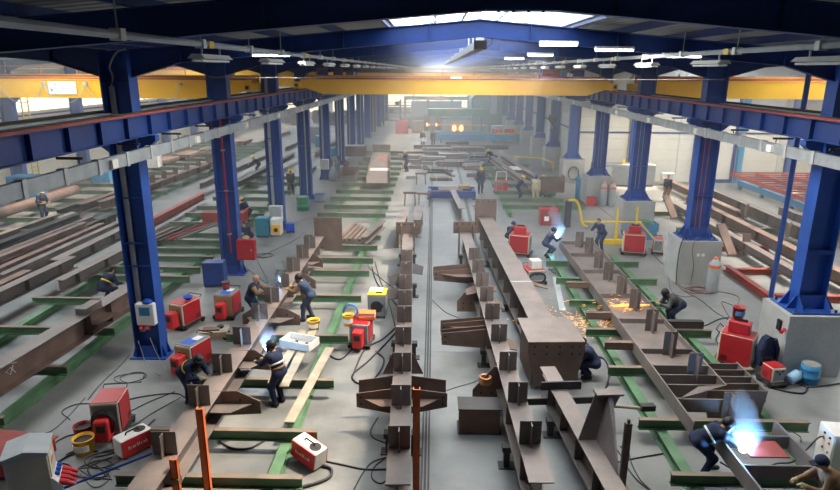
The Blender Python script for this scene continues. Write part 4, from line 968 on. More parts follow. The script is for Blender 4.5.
cabinet((-10.15, 35.5, 0), 0, 'teal cabinet beside the white and yellow machine', .75, .7, 1.15, TEAL)
t = cabinet((-9.4, 35.7, 0), 0, 'white machine with yellow front beside the teal cabinet', .62, .7, 1.05, WHITE, 'welding_machine', 'welding machine'); bx('yellow_front', -.2, .3, -.42, -.37, .2, .72, YEL, t, .02); MB().cyl((.05, -.44, .42), (.05, -.41, .42), .13, n=14).build('dial', BLACK, t)
t = cabinet((-8.75, 36.4, 0), .3, 'small blue compressor next to the white machine', .5, .5, .6, BLUEP, 'compressor', 'compressor')
t = T('switch_cabinet', 'white switch cabinet on the third left column', 'cabinet', (-9.7, 36.95, .55)); bx('case', -.4, .4, -.2, .12, 0, 1.0, WHITE, t, .02); bx('door', -.36, .36, -.215, -.2, .04, .96, LGREY, t); bx('bracket', -.1, .1, .12, .3, .3, .6, BLUE, t)
t = T('green_drum', 'green steel drum standing at the fourth left column', 'drum', (-9.25, 42.6, 0)); MB().lathe([(.44, 0), (.44, .3), (.46, .32), (.44, .34), (.44, .62), (.46, .64), (.44, .66), (.44, .98), (.46, 1.0), (.42, 1.0), (.42, .96)], 20).build('barrel', mat('drum_green', (.04,.22,.12), .5, 0, .2, 3), t, smooth=True); MB().lathe([(.42, .95), (.42, .965)], 20).build('lid', GREY, t)
t = T('tool_box', 'dark wheeled tool box by the fourth left column', 'tool box', (-8.55, 45.4, 0)); bx('case', -.35, .35, -.25, .25, .08, .6, GREY, t, .03); bx('lid', -.36, .36, -.26, .26, .6, .68, BLUE, t, .02); MB().cyl((-.36, 0, .1), (.36, 0, .1), .1, n=10).build('wheel', BLACK, t)
for i in range(5):
    gas_bottle((-9.5+.33*i+(.2 if i > 2 else 0), 57.0+.5*(i % 2), 0), ['dark blue gas bottle at the fifth left column', 'olive gas bottle in the row at the fifth left column', 'teal gas bottle in the row at the fifth left column', 'tall dark gas bottle at the fifth left column', 'green gas bottle ending the row at the fifth left column'][i], [NAVY, GREY, TEAL, DARKS, GREEN][i], [RED, YELB, RED, RED, RED][i], 1.6, .15, 'gas bottles at the fifth left column')
t = T('grey_sack', 'grey sack propped beside the fifth left column', 'sack', (-9.0, 54.6, 0)); MB().lathe([(.3, 0), (.42, .2), (.4, .7), (.22, 1.1), (.1, 1.3)], 12).build('bag', GREY, t, smooth=True); MB().lathe([(.13, 1.16), (.13, 1.22)], 10).build('tie', RUST, t)
t = T('switch_cabinet', 'white switch box on the fifth left column above the sack', 'cabinet', (-9.75, 54.95, 1.0)); bx('case', -.35, .35, -.2, .12, 0, .9, WHITE, t, .02); bx('door', -.31, .31, -.215, -.2, .04, .86, LGREY, t)
t = T('steel_box', 'open brown plate box on the floor near the grey sack', 'steel box', (-7.3, 52.2, .6)); bx('side_plate', -.75, -.71, -1.2, 1.8, 0, .85, RUST, t); bx('side_plate', .71, .75, -1.2, 1.8, 0, .6, RUST, t); bx('end_plate', -.75, .75, 1.76, 1.8, 0, .8, RUST, t); bx('base_plate', -.75, .75, -1.2, 1.8, 0, .04, STEEL, t)
t = T('steel_box', 'white-topped steel tank further along the left columns', 'steel box', (-8.9, 67, .6)); bx('shell', -1.2, 1.6, -.8, .8, .05, 1.1, RUST, t, .03); bx('lid', -1.0, 1.4, -.6, .6, 1.1, 1.15, LGREY, t); bx('foot', -1, 1.2, -.6, .6, 0, .05, DARKS, t)
# channel girder with ground end
t = T('channel_girder', 'open channel girder with a painted highlight on its ground end far down the green bed', 'girder', (-4.5, 49.6, .6), .0)
t.rotation_euler = (0, 0, .068)
bx('web_plate', -.95, .95, 0, 19.5, .1, .14, STEEL, t); bx('side_flange', -.99, -.95, 0, 19.5, 0, .55, STEEL, t); bx('side_flange', .95, .99, 0, 19.5, 0, .55, STEEL, t); bx('bright_patch', -.9, .9, 6.4, 8.0, .14, .15, LITES, t); bx('end_plate', -1.0, 1.0, 19.5, 19.54, -.05, 1.0, RUST, t); bx('red_marking', -.1, .6, 13.5, 14.6, .14, .145, REDB, t)  # white patch puts the highlight on the ground steel into its colour
t = T('slotted_plate', 'brown bolted plate bundle lying behind the end plate of the welded girder', 'steel plate', (-5.1, 32.4, .6), -.12)
for i in range(5): bx('flat_bar', -.1+i*.28, .08+i*.28, 0, 3.6-.3*i, 0, .14, STEEL if i % 2 else RUST, t)
t = girder('short_beam', 'short grey beam lying askew on sleepers behind the bar bundle', 'steel beam', -3.7, 31.8, -3.0, 35.6, .6, .4, .4, STEEL)
t = girder('short_beam', 'short grey beam standing beyond the far end of the centre girder', 'steel beam', -1.9, 33.2, -1.75, 37.6, 0, 1.2, .5, STEEL, ribs=2)
t = girder('short_beam', 'second short beam beside the one beyond the centre girder', 'steel beam', -.95, 35.4, -.85, 39.6, 0, 1.1, .5, STEEL, ribs=2)
t = girder('short_beam', 'slim grey beam standing in front of the navy frame', 'steel beam', 1.9, 39.6, 1.5, 46.0, .1, .8, .42, STEEL); 
# navy frame and small trestles in the aisle
t = T('pallet_frame', 'navy blue steel pallet frame lying across the aisle tracks', 'pallet frame', (-.3, 46.9, 0))
for y in (0, 1.9): bx('side_rail', -.1, 3.6, y-.12, y+.12, .1, .65, NAVY, t)
for x in (0, 1.75, 3.5): bx('cross_rail', x-.12, x+.12, .12, 1.78, .2, .55, NAVY, t); 
for x in (0, 3.5):
    for y in (0, 1.9): bx('foot', x-.16, x+.16, y-.16, y+.16, 0, .1, NAVY, t)
bx('loose_plate', .7, 2.6, .1, 1.6, .65, .7, RUST, t); bx('loose_plate', 2.3, 3.2, .6, 1.5, .7, .95, CARD, t)
for i, (u, v) in enumerate(((410, 205), (421, 184), (424, 206))):
    p = G(u, v); t = T('small_trestle', ['small brown trestle left of the navy frame', 'small brown trestle beyond the short beams', 'small brown trestle between short beam and navy frame'][i], 'trestle', (p[0], p[1], 0))
    bx('head', -.5, .5, -.08, .08, .85, 1.0, RUST, t)
    for s in (-1, 1): MB().plate([(s*.35, -.35, 0), (s*.45, -.35, 0), (s*.4, 0, .85), (s*.3, 0, .85)], .05).plate([(s*.35, .35, 0), (s*.45, .35, 0), (s*.4, 0, .85), (s*.3, 0, .85)], .05).build('leg', RUST, t)
t = T('measuring_stand', 'low yellow and black stand on the aisle floor', 'stand', (3.4, 43.8, 0)); b = MB()
for a in (0, 2.1, 4.2): b.cyl((.0, 0, .35), (.9*math.cos(a), .5*math.sin(a), .02), .035, n=6)
b.build('leg', DARKS, t); MB().lathe([(.1, .3), (.12, .42), (.05, .5)], 10).build('head', YELB, t)
# right half of the middle bay
welder((4.75, 32.2, 0), 1.25, 'tall red double welding machine between the boxed girder and the ladder girder', h=1.0, w=.85, d=1.1, feeder='top')
t = welder((4.8, 27.7, 0), .2, 'red welding machine with a white unit on top beside the boxed girder', h=.55, w=.85, d=.9); bx('white_unit', -.25, .25, -.35, .1, .73, 1.15, WHITE, t, .02); MB().tube([(.4*math.cos(a), -.5, .35+.25*math.sin(a)) for a in np.linspace(0, 2*PI, 15)], .04, 6).build('hose_coil', BLACK, t)
welder((11.0, 32.6, 0), 1.35, 'red welding machine with feeder on top in front of the yellow barrier', h=1.0, w=.8, d=1.15, feeder='top')
t = welder((12.35, 32.7, 0), -.3, 'small red welding unit with hose beside the machine at the yellow barrier', h=.7, w=.5, d=.6)
t = welder((10.35, 19.3, 0), .95, 'tall red welding machine with a red tin on top and a jacket hung on it', h=1.05, w=.75, d=1.05, feeder='top')
o = T('dark_jacket', 'dark blue work jacket hung over the tall red welding machine', 'jacket', (11.0, 18.75, .35), .3)
MB().prism([(-.28, 0), (.3, .05), (.33, .6), (.15, .95), (.0, 1.02), (-.15, .95), (-.35, .55)], 'xz', -.12, .1).build('body_cloth', OVER, o); MB().tube([(-.18, -.1, .9), (-.34, -.16, .6), (-.36, -.2, .2)], .09, 7, .06).build('sleeve', OVER, o); MB().tube([(.18, -.1, .9), (.34, -.14, .55), (.28, -.2, .15)], .09, 7, .06).build('sleeve', OVER, o)
welder((10.95, 18.05, 0), .2, 'low red unit on the floor beneath the hung jacket', h=.5, w=.5, d=.5, cart=True)
bucket((10.35, 19.55, 1.66), 'dark red paint tin standing on the tall red welding machine', RED, .2, .36, LBLUE)
t = T('blue_barrel', 'light blue steel barrel with yellow lid at the nearest pedestal', 'barrel', (12.2, 18.2, 0)); MB().lathe([(.28, 0), (.28, .22), (.3, .24), (.28, .26), (.28, .48), (.3, .5), (.28, .52), (.28, .66), (.26, .66), (.26, .62)], 18).build('drum', LBLUE, t, smooth=True); MB().lathe([(.26, .62), (.26, .64)], 18).build('lid', WOOD, t)
t = T('water_bottle', 'big clear blue water bottle lying against the nearest pedestal', 'bottle', (11.62, 18.05, .17), .4); o = MB().lathe([(.14, 0), (.17, .02), (.17, .4), (.06, .5), (.04, .56)], 16).build('flask', mat('clear_blue_plastic', (.3,.5,.68), .2, 0, .1, 4), t, (-.2, 0, 0), (0, 1.2, 0), smooth=True); MB().lathe([(.045, .56), (.045, .6)], 10).build('cap', LBLUE, t, (-.2, 0, 0), (0, 1.2, 0))
gas_bottle((12.75, 26.7, 0), 'grey gas bottle with orange shoulder leaning at the cable-hung pedestal', LGREY, ORAN, 1.6, .26)
gas_bottle((12.65, 45.2, 0), 'grey gas bottle with orange top left of its twin at the pedestal', LGREY, ORAN, 1.75, .24); gas_bottle((13.3, 45.2, 0), 'grey gas bottle with orange top right of its twin at the pedestal', LGREY, ORAN, 1.75, .24)
gas_bottle((11.3, 47.6, 0), 'teal gas bottle at the corner of the pedestal with two bottles', LBLUE, TEAL, 1.9, .2)
t = T('red_box', 'small red box on the floor at the pedestal with two bottles', 'box', (11.75, 45.15, 0)); bx('case', -.32, .32, -.2, .2, 0, .6, REDB, t, .02); bx('lid', -.33, .33, -.21, .21, .6, .66, RED, t)
t = T('blue_crate', 'blue open crate with green rags at the pedestal behind the yellow barrier', 'crate', (12.5, 35.9, 0))
bx('stand', -.8, .8, -.35, .35, 0, .5, LBLUE, t); 
for (a, b_, c, d) in ((-.85, .85, -.42, -.38), (-.85, .85, .38, .42), (-.85, -.81, -.42, .42), (.81, .85, -.42, .42)): bx('side_board', a, b_, c, d, .5, 1.0, LBLUE, t)
MB().lathe([(.5, .9), (.4, 1.1), (.15, 1.2)], 9).build('green_rags', GREEN, t, (.2, 0, 0))
t = T('yellow_barrier', 'yellow tubular barrier and stand beside the red machine', 'barrier', (10.6, 34.6, 0)); b = MB()
for x in (0, 1.1): b.tube([(x-.15, -.3, 0), (x, 0, 2.2), (x+.15, .3, 0)], .05, 7)
b.build('upright', YELB, t); bx('base_rail', -1.6, 1.6, -.12, .12, .0, .25, YELB, t); MB().cyl((-1.9, 0, 1.3), (1.4, 0, 1.3), .05, n=7).build('top_rail', YELB, t); MB().tube([(1.3, 0, 1.3), (2.2, -.2, .3)], .05, 7).build('brace', YELB, t)
t = T('yellow_pipe_bend', 'bent yellow pipe and dark post standing at the end of the ladder girder', 'pipe', (8.6, 38.4, 0)); MB().tube(spline([(0, 0, 1.75), (.45, 0, 1.75), (.7, 0, 1.3), (1.0, 0, .25), (1.3, 0, .05)], 5), .08, 8).build('bend', YELB, t); bx('post', -.2, .2, -.1, .1, 0, 1.7, DARKS, t)
t = T('red_box', 'dark red steel box beside the bent yellow pipe', 'box', (7.6, 39.2, 0)); bx('case', -.65, .55, -.4, .4, 0, 1.0, REDO, t, .02); bx('panel', -.4, -.1, -.42, -.4, .3, .6, PAPER, t); bx('lid', -.67, .57, -.42, .42, 1.0, 1.04, RED, t)
t = welder((5.5, 49.4, 0), .1, 'red panelled machine on a cart with a pale frame beside the walking man', h=.9, w=.95, d=.8, body=LGREY); MB().tube([(-.4, .2, 1.05), (-.35, .2, 1.75), (.45, .2, 1.75), (.45, .2, 1.05)], .05, 6).build('frame_bar', PAPER, t); bx('red_door', .1, .46, -.45, -.41, .3, .95, REDB, t); bx('red_door', -.44, -.06, -.45, -.41, .2, .7, REDB, t)
t = T('brown_plate', 'upright brown steel plate box that the helmeted men stand at', 'steel plate', (9.1, 46.9, .6)); bx('plate', -.9, 1.0, -.02, .02, 0, 1.25, RUST, t); bx('side_plate', .96, 1.0, 0, 1.2, 0, 1.25, RUST, t); bx('rib', -.2, -.16, .02, .4, 0, 1.2, RUST, t)
t = girder('slanting_beam', 'grey beam lying beyond the helmeted men towards the far plates', 'steel beam', 7.6, 48.5, 5.9, 66, .6, .45, .5, STEEL); 
t = girder('slanting_beam', 'second grey beam beside the brown plate, bright patch at its end', 'steel beam', 9.0, 49.5, 7.2, 66, .6, .45, .5, STEEL); bx('bright_patch', -1.7, -.1, 6.2, 8.4, .38, .4, LITES, t)
t = T('guard_rail', 'low yellow guard rail before the far right pedestals', 'guard rail', (8.6, 64, 0)); b = MB().tube([(-.2, 0, 0), (-.2, 0, 1.0), (2.4, 0, 1.0), (3.2, -3.2, .9), (3.2, -3.2, 0)], .08, 7); b.build('rail', YELB, t)
# machine at the right-hand edge and the tilted cable tray things
t = cabinet((10.22, 13.6, 0), -.1, 'white control unit with small red knobs at the right-hand bed', .75, .7, 1.15, WHITE, 'control_unit', 'control unit')
for z in (.35, .6, .85, 1.0):
    for y in (-.2, .05): MB().cyl((-.4, y, z), (-.37, y, z), .03, n=8).build('knob', REDB if z < .9 else BLACK, t)
for i, (x, y, rz) in enumerate(((5.45, 24.0, -.12), (7.3, 12.2, .1))):
    o = MB().cbox(-.13, .13, 0, 4.4 if i == 0 else 1.2, 0, .04, .006).build('steel_strip', LGREY if i == 0 else STEEL, None, (x, y, 0 if i == 0 else 0), rz); tag(o, ['pale steel strip lying on the floor in the shower of sparks', 'short steel strip on the floor beneath the near welder'][i], 'steel strip')
t = T('nozzle_pipe', 'wooden handled bar lying over the sleeper left of the ladder girder', 'bar', (5.3, 15.2, .62), .1); MB().cyl((-.7, .3, .05), (.55, .0, .05), .05, n=8).build('bar', WOOD, t); bx('clamp', .5, .9, -.1, .1, 0, .16, DARKS, t)

# ---------------------------------------------------------------- people
def surface_net(f, lo, hi, h):
    n = np.maximum(2, np.ceil((hi-lo)/h).astype(int)+1)
    ax = [lo[i]+h*np.arange(n[i]) for i in range(3)]
    X, Y, Z = np.meshgrid(*ax, indexing='ij'); D, ID = f(np.stack([X, Y, Z], -1).reshape(-1, 3)); D = D.reshape(n)
    s = D < 0; acc = np.zeros((*(n-1), 3)); cnt = np.zeros(n-1)
    base = np.stack(np.meshgrid(*[np.arange(k-1) for k in n], indexing='ij'), -1).astype(float)
    C = [(i, j, k) for i in (0,1) for j in (0,1) for k in (0,1)]
    def sl(c): return tuple(slice(c[i], c[i]+n[i]-1) for i in range(3))
    for a in C:
        for d in range(3):
            if a[d]: continue
            b = list(a); b[d] = 1; b = tuple(b)
            da, db = D[sl(a)], D[sl(b)]; m = s[sl(a)] != s[sl(b)]
            t = np.where(m, da/np.where(m, da-db, 1), 0); p = np.broadcast_to(np.array(a, float), acc.shape).copy(); p[..., d] += t
            acc += np.where(m[..., None], p, 0); cnt += m
    act = cnt > 0; idx = -np.ones(n-1, int); idx[act] = np.arange(act.sum())
    V = (base[act]+acc[act]/cnt[act][:, None])*h+lo
    F = []
    for d in range(3):
        e, g = [(1,2),(2,0),(0,1)][d]
        a = [slice(1, n[i]-1) for i in range(3)]; a[d] = slice(0, n[d]-1); b = list(a); b[d] = slice(1, n[d])
        sa, sb = s[tuple(a)], s[tuple(b)]; m = sa != sb; q = np.argwhere(m)
        if not len(q): continue
        o = np.array([1,1,1]); o[d] = 0; q0 = q+o
        def at(de, dg):
            c = q0.copy(); c[:, e] -= de; c[:, g] -= dg; return idx[c[:,0], c[:,1], c[:,2]]
        quad = np.stack([at(1,1), at(0,1), at(0,0), at(1,0)], 1); flip = ~sa[m]
        quad[flip] = quad[flip][:, ::-1]; F.append(quad)
    return V, np.concatenate(F)
def ik(a, c, l1, l2, pole):
    a, c, pole = Vector(a), Vector(c), Vector(pole); d = c-a; L = d.length
    if L > (l1+l2)*.999: c = a+d*((l1+l2)*.999/L); d = c-a; L = d.length
    x = (l1*l1-l2*l2+L*L)/(2*L); h = math.sqrt(max(0, l1*l1-x*x)); u = d/L
    p = (pole-u*pole.dot(u)).normalized()
    return a+u*x+p*h, c
def person(loc, rz, label, hands=None, feet=((-.13, 0), (.13, 0)), pel=.96, lean=.06, shift=0.0, side=0.0, head=.0, turn=0.0, top=OVER, legs=None, hat='yellow', skin_hand=False, res=.024, belt=None, stripe=None, hair=HAIR, sleeves=None, apron=None, scale=1.17):
    legs = legs or top; hand_m = SKIN if skin_hand else GLOVE
    t = T('person', label, 'person', loc, rz); t.scale = (scale,)*3
    P = Vector((side, shift, pel)); up = Vector((math.sin(side*.2), -math.sin(lean), math.cos(lean))).normalized(); R = Vector((1,0,0)); fw = R.cross(up)*-1   # local forward is -Y
    fw = Vector((0, -math.cos(lean), -math.sin(lean)))
    chest = P+up*.34; neck = P+up*.52
    hup = Vector((0, -math.sin(lean*.6+head), math.cos(lean*.6+head))); hfw = Vector((math.sin(turn), -math.cos(lean*.6+head)*math.cos(turn), -math.sin(lean*.6+head))).normalized()
    hc = neck+hup*.16
    SL, SR = chest+up*.12+R*-.19, chest+up*.12+R*.19; HL, HR = P+R*-.09-up*.03, P+R*.09-up*.03
    hands = hands or ((-.26, -.05, .82), (.26, -.05, .82))
    EL, WL = ik(SL, hands[0], .30, .26, Vector((-.6, .5, -.6))); ER, WR = ik(SR, hands[1], .30, .26, Vector((.6, .5, -.6)))
    ft = [Vector((f[0], f[1], .09)) for f in feet]
    KL, AL = ik(HL, ft[0], .45, .44, Vector((-.15, -1, .1))); KR, AR = ik(HR, ft[1], .45, .44, Vector((.15, -1, .1)))
    cap = []      # (a, b, ra, rb, material slot)
    def c(a, b, ra, rb, s):
        k = 1.17 if s in (0, 1, 6, 4, 3) else 1.04
        cap.append((np.array(a), np.array(b), ra*k, rb*k, s))
    # slots: 0 jacket 1 trousers 2 skin 3 hand 4 boots 5 hair 6 sleeves
    c(HL, HR, .115, .115, 1); c(P+up*.02, P+up*.14, .135, .13, 0); c(P+up*.1, chest, .13, .15, 0); c(chest+R*-.08, chest+R*.08, .125, .125, 0); c(SL, SR, .08, .08, 0)
    c(neck-up*.04, hc, .058, .06, 2); c(hc+hup*.03, hc-hup*.025+hfw*.02, .095, .078, 2); c(hc-hup*.06+hfw*.03, hc-hup*.05+hfw*.045, .05, .045, 2); c(hc-hup*.005+hfw*.09, hc-hup*.03+hfw*.115, .014, .019, 2)
    c(hc+hup*.045-hfw*.015, hc+hup*.02-hfw*.03, .096, .09, 5)
    for S_, E_, W_ in ((SL, EL, WL), (SR, ER, WR)):
        d = (W_-E_).normalized(); c(S_, E_, .072, .056, 6); c(E_, W_, .055, .04, 6); c(W_, W_+d*.085, .036, .042, 3)
    for H_, K_, A_ in ((HL, KL, AL), (HR, KR, AR)):
        c(H_, K_, .105, .075, 1); c(K_, A_, .075, .056, 1); toe = Vector((A_.x*1.05, A_.y-.17, .045)); c(Vector((A_.x, A_.y+.04, .055)), toe, .052, .042, 4)
    A = np.array([q[0] for q in cap]); B = np.array([q[1] for q in cap])
    lo = np.minimum(A, B).min(0)-.22; hi = np.maximum(A, B).max(0)+.22
    def f(p):
        D = np.full(len(p), 1e3)
        for a, b, ra, rb, s in cap:
            ab = b-a; tt = np.clip(((p-a)@ab)/max(1e-9, ab@ab), 0, 1); d = np.linalg.norm(p-a-tt[:, None]*ab, axis=1)-(ra+(rb-ra)*tt)
            k = .02 if s in (2, 5, 3) else .045; hh = np.clip(.5+.5*(D-d)/k, 0, 1); D = D+(d-D)*hh-k*hh*(1-hh)
        return D, None
    V, F = surface_net(f, lo, hi, res)
    ctr = V[F].mean(1); best = np.full(len(F), 1e3); slot = np.zeros(len(F), int)
    for a, b, ra, rb, s in cap:
        ab = b-a; tt = np.clip(((ctr-a)@ab)/max(1e-9, ab@ab), 0, 1); d = np.linalg.norm(ctr-a-tt[:, None]*ab, axis=1)-(ra+(rb-ra)*tt)
        m = d < best; best[m] = d[m]; slot[m] = s
    # fingers, ears, eyes and mouth join the same body mesh
    X = MB(); ex = []
    def add(fn, s):
        n0 = len(X.f); fn(); ex.extend([s]*(len(X.f)-n0))
    for sd, E_, W_ in ((-1, EL, WL), (1, ER, WR)):
        d = (W_-E_).normalized(); lat = d.cross(Vector((0, 0, 1))); lat = lat.normalized() if lat.length > .1 else Vector((1, 0, 0)); nrm = lat.cross(d).normalized()*-1
        pm = W_+d*.1
        for k, L in enumerate((.07, .082, .078, .06)):
            b0 = pm+lat*((k-1.5)*.021); add(lambda: X.tube([b0, b0+d*L*.55+nrm*.008, b0+d*L*.8+nrm*.04], .011, 6, .008), 3)
        b0 = W_+d*.04+lat*(sd*-.036); add(lambda: X.tube([b0, b0+d*.04+lat*(sd*-.02)+nrm*.01, b0+d*.07+nrm*.035], .013, 6, .009), 3)
    hr = hup.cross(hfw).normalized()
    for sd in (-1, 1):
        e = hc+hr*(sd*.09); add(lambda: X.tube([e-hup*.03, e+hup*.0+hr*(sd*.012), e+hup*.03], .012, 6, .014), 2)
        e = hc+hfw*.088+hr*(sd*.034)+hup*.012; add(lambda: X.tube([e, e+hfw*.012], .011, 6, .006), 5)
    e = hc+hfw*.09-hup*.066; add(lambda: X.tube([e-hr*.025, e+hfw*.006, e+hr*.025], .007, 5), 5)
    nv = len(V); verts = [tuple(v) for v in V]+X.v; faces = [tuple(int(i) for i in q) for q in F]+[tuple(i+nv for i in q) for q in X.f]
    me = bpy.data.meshes.new('body'); me.from_pydata(verts, [], faces)
    for mm in (top, legs, SKIN, hand_m, BLACK, hair, sleeves or top): me.materials.append(mm)
    me.polygons.foreach_set('material_index', list(map(int, slot))+ex); me.polygons.foreach_set('use_smooth', [True]*len(faces)); me.update()
    put('body', me, t)
    M3 = Matrix((hup.cross(hfw), -hfw, hup)).transposed()
    def onhead(mb, nm, mt):
        mb.v = [tuple(M3 @ Vector(v)+hc) for v in mb.v]; return mb.build(nm, mt, t, smooth=True)
    if hat in ('yellow', 'blue', 'white'):
        mt = {'yellow': HELY, 'blue': BLUEP, 'white': PAPER}[hat]
        hm = onhead(MB().lathe([(.128, .035), (.128, .06), (.118, .1), (.09, .14), (.045, .16), (.005, .165)], 16), 'helmet', mt)
        b = MB().prism([(.12*math.cos(a), .12*math.sin(a)-.01) for a in np.linspace(-2.7, -.44, 9)]+[(.165*math.cos(a), .175*math.sin(a)-.01) for a in np.linspace(-.44, -2.7, 9)], 'xy', .03, .042); b.v = [tuple(M3 @ Vector(v)+hc) for v in b.v]; b.build('brim', mt, hm)
    elif hat == 'cap':
        hm = onhead(MB().lathe([(.118, .03), (.118, .07), (.1, .12), (.06, .145), (.005, .15)], 16), 'cap', OVER); b = MB().prism([(-.08, -.1), (.08, -.1), (.07, -.2), (-.07, -.2)], 'xy', .04, .052); b.v = [tuple(M3 @ Vector(v)+hc) for v in b.v]; b.build('peak', OVER, hm)
    elif hat == 'mask':
        hm = onhead(MB().lathe([(.125, -.02), (.13, .03), (.12, .09), (.09, .135), (.04, .155), (.005, .158)], 16), 'welding_helmet', BLACK)
        b = MB(); aa = np.linspace(-2.9, -.24, 9)
        b.prism([(.135*math.cos(a), .155*math.sin(a)) for a in aa]+[(.12*math.cos(a), .138*math.sin(a)) for a in aa[::-1]], 'xy', -.15, .07); b.v = [tuple(M3 @ Vector(v)+hc) for v in b.v]; s_ = b.build('face_shield', BLACK, hm)
    def ring(z, rx, ry, hh, nm, mt):
        b = MB(); o_ = P+up*z; n = 20; vs = []; fs = []
        for k in range(n):
            w = 2*PI*k/n
            for (q, e_) in ((1.0, 0), (1.0, hh), (.9, hh), (.9, 0)): vs.append(o_+R*(rx*q*math.cos(w))+fw*(ry*q*math.sin(w))+up*e_)
        for k in range(n):
            for j in range(4): fs.append((4*k+j, 4*k+(j+1) % 4, 4*((k+1) % n)+(j+1) % 4, 4*((k+1) % n)+j))
        b._add(vs, fs); b.build(nm, mt, t, smooth=True)
    if belt: ring(.08, .195, .175, .06, 'belt', belt)
    if stripe: ring(.22, .215, .19, .045, 'reflective_band', stripe)
    if apron: 
        q0 = P+fw*.15; MB().plate([q0+R*-.14+up*.3, q0+R*.14+up*.3, P+fw*.22+R*.17-Vector((0,0,.5)), P+fw*.22+R*-.17-Vector((0,0,.5))], .015).build('apron', apron, t)
    return t
def arc(p, label, power, r=.05):
    t = T('welding_arc', label, 'welding arc', p); MB().lathe([(.005, -r), (r*.7, -r*.6), (r, 0), (r*.7, r*.6), (.005, r)], 10).build('flame', ARCM, t, smooth=True)
    b = MB()
    for i in range(9):
        a = i*2.4; b.cyl((0, 0, 0), (r*2.2*math.cos(a), r*2.2*math.sin(a), r*(1+i % 3)), .006, .002, n=4)
    b.build('spatter', ARCM, t)
    ld = bpy.data.lights.new('arc_light', 'POINT'); ld.energy = power; ld.color = (.22,.52,1); ld.shadow_soft_size = .06; lo = bpy.data.objects.new('arc_light', ld); COL.objects.link(lo); lo.parent = t; lo.location = (0, -.05, .16)
Q = PI/2
person((-25.4, 38.5, 0), 1.2, 'man in dark overalls and yellow helmet beside the rusty pipe', hands=((-.2, -.35, 1.15), (.2, -.35, 1.1)), lean=.2, belt=YELB)
person((-13.9, 24.4, .0), 2.7, 'crouching man in dark jacket with yellow mark behind the chalk-marked girder', pel=.6, lean=.75, hands=((-.2, -.5, .6), (.2, -.5, .6)), shift=.12, hat=None, stripe=YELB)
person((-11.75, 37.6, 0), -Q-.3, 'bending man in yellow helmet with orange belt at the red primed box', lean=.65, pel=.9, shift=.12, hands=((-.2, -.55, .85), (.2, -.55, .85)), belt=ORAN, feet=((-.15, .05), (.15, -.1)))
person((-11.3, 48.0, 0), .2, 'standing man in grey overalls and yellow helmet between the third and fourth left columns', hands=((-.2, -.12, .78), (.2, -.12, .78)), top=OVERG)
person((-16.6, 57.5, 0), -Q+.3, 'bending man in yellow helmet over the long grey beam far left', lean=.8, pel=.9, shift=.12, hands=((-.2, -.6, .9), (.2, -.6, .9)))
person((-10.4, 58.9, 0), .3, 'man in yellow helmet standing behind the gas bottles', top=OVERB)
person((-7.0, 22.4, 0), Q-.1, 'bald man in dark vest and tan sleeves leaning on the girder', lean=.42, pel=.93, shift=.1, hands=((-.18, -.52, 1.2), (.18, -.52, 1.2)), hat=None, hair=SKIN, sleeves=BROWN, res=.02, skin_hand=True)
person((-4.95, 22.75, 0), -Q-.1, 'welder in blue overalls with dark welding helmet facing the bald man', lean=.62, pel=.93, shift=.12, hands=((-.16, -.55, 1.12), (.16, -.58, 1.12)), hat='mask', top=OVERB, legs=OVERB, sleeves=BROWN, apron=BROWN, res=.02, feet=((-.17, .1), (.17, -.12)))
person((-4.55, 16.3, 0), -Q-.45, 'welder in navy overalls with reflective band at the bracket plates of the girder', lean=.32, pel=.95, shift=.08, hands=((-.14, -.5, 1.1), (.14, -.5, 1.12)), hat='mask', stripe=REFL, belt=BROWN, res=.019)
person((-7.15, 16.3, 0), Q-.5, 'man in navy overalls with yellow stripe stooping over the near girder', lean=1.0, pel=.88, shift=.18, hands=((-.16, -.55, .9), (.16, -.55, .85)), hat='mask', stripe=YELB, res=.02)
person((3.85, 49.5, 0), .1, 'man in dark blue overalls and yellow helmet walking down the aisle', top=OVER, hands=((-.28, -.0, .8), (.28, .02, .8)), feet=((-.12, -.1), (.12, .12)))
person((6.6, 46.5, 0), Q, 'man in dark overalls and yellow helmet bending at the brown plate', lean=.45, pel=.93, shift=.08, hands=((-.2, -.5, .95), (.2, -.5, .95)))
person((7.75, 46.0, 0), Q+1.2, 'man in beige clothes and blue helmet at the brown plate', top=BEIGE, hat='blue', lean=.12)
person((8.75, 48.4, 0), -.4, 'man in yellow helmet half hidden behind the brown plate', pel=.75, lean=.5, shift=.1, top=OVERB, hands=((-.2, -.45, .7), (.2, -.45, .7)))
person((6.0, 64.5, 0), -.8, 'stooping man in yellow helmet among the far plates', lean=.8, pel=.9, shift=.15, hands=((-.2, -.55, .7), (.2, -.55, .7)))
person((-1.45, 80.5, 0), .2, 'far man in blue carrying a white sheet near the blue conveyor', top=OVERB, hands=((-.2, -.3, 1.0), (.2, -.3, 1.0)))
person((-.1, 81.5, 0), .4, 'far man in dark clothes next to the man with the sheet', hat=None)
person((-2.6, 60.3, 0), -.9, 'man in yellow helmet at the side of the channel girder', lean=.25, hands=((-.2, -.4, 1.0), (.2, -.4, 1.0)))
person((18.0, 46.9, 0), -.9, 'man in dark jacket and brown trousers among the right bay girders', hat=None, legs=BROWN, lean=.15)
person((9.3, 33.0, 0), -Q+.6, 'man in dark jacket bending over the far end of the ladder girder', lean=.6, pel=.92, shift=.1, hands=((-.2, -.55, 1.05), (.2, -.55, 1.05)), hat=None, legs=OVERB)
person((6.15, 31.7, 0), Q+.1, 'welder in blue crouching at the far end of the ladder girder', lean=.55, pel=.7, shift=.1, hands=((-.15, -.55, .95), (.15, -.55, .95)), hat='mask', top=OVERB)
person((9.45, 22.6, 0), -Q+.1, 'man with tan gloves stooping to grind the ladder girder, sparks flying', lean=1.05, pel=.82, shift=.2, hands=((-.12, -.5, .85), (.12, -.55, .85)), hat='mask', top=OVERG, legs=OVER)
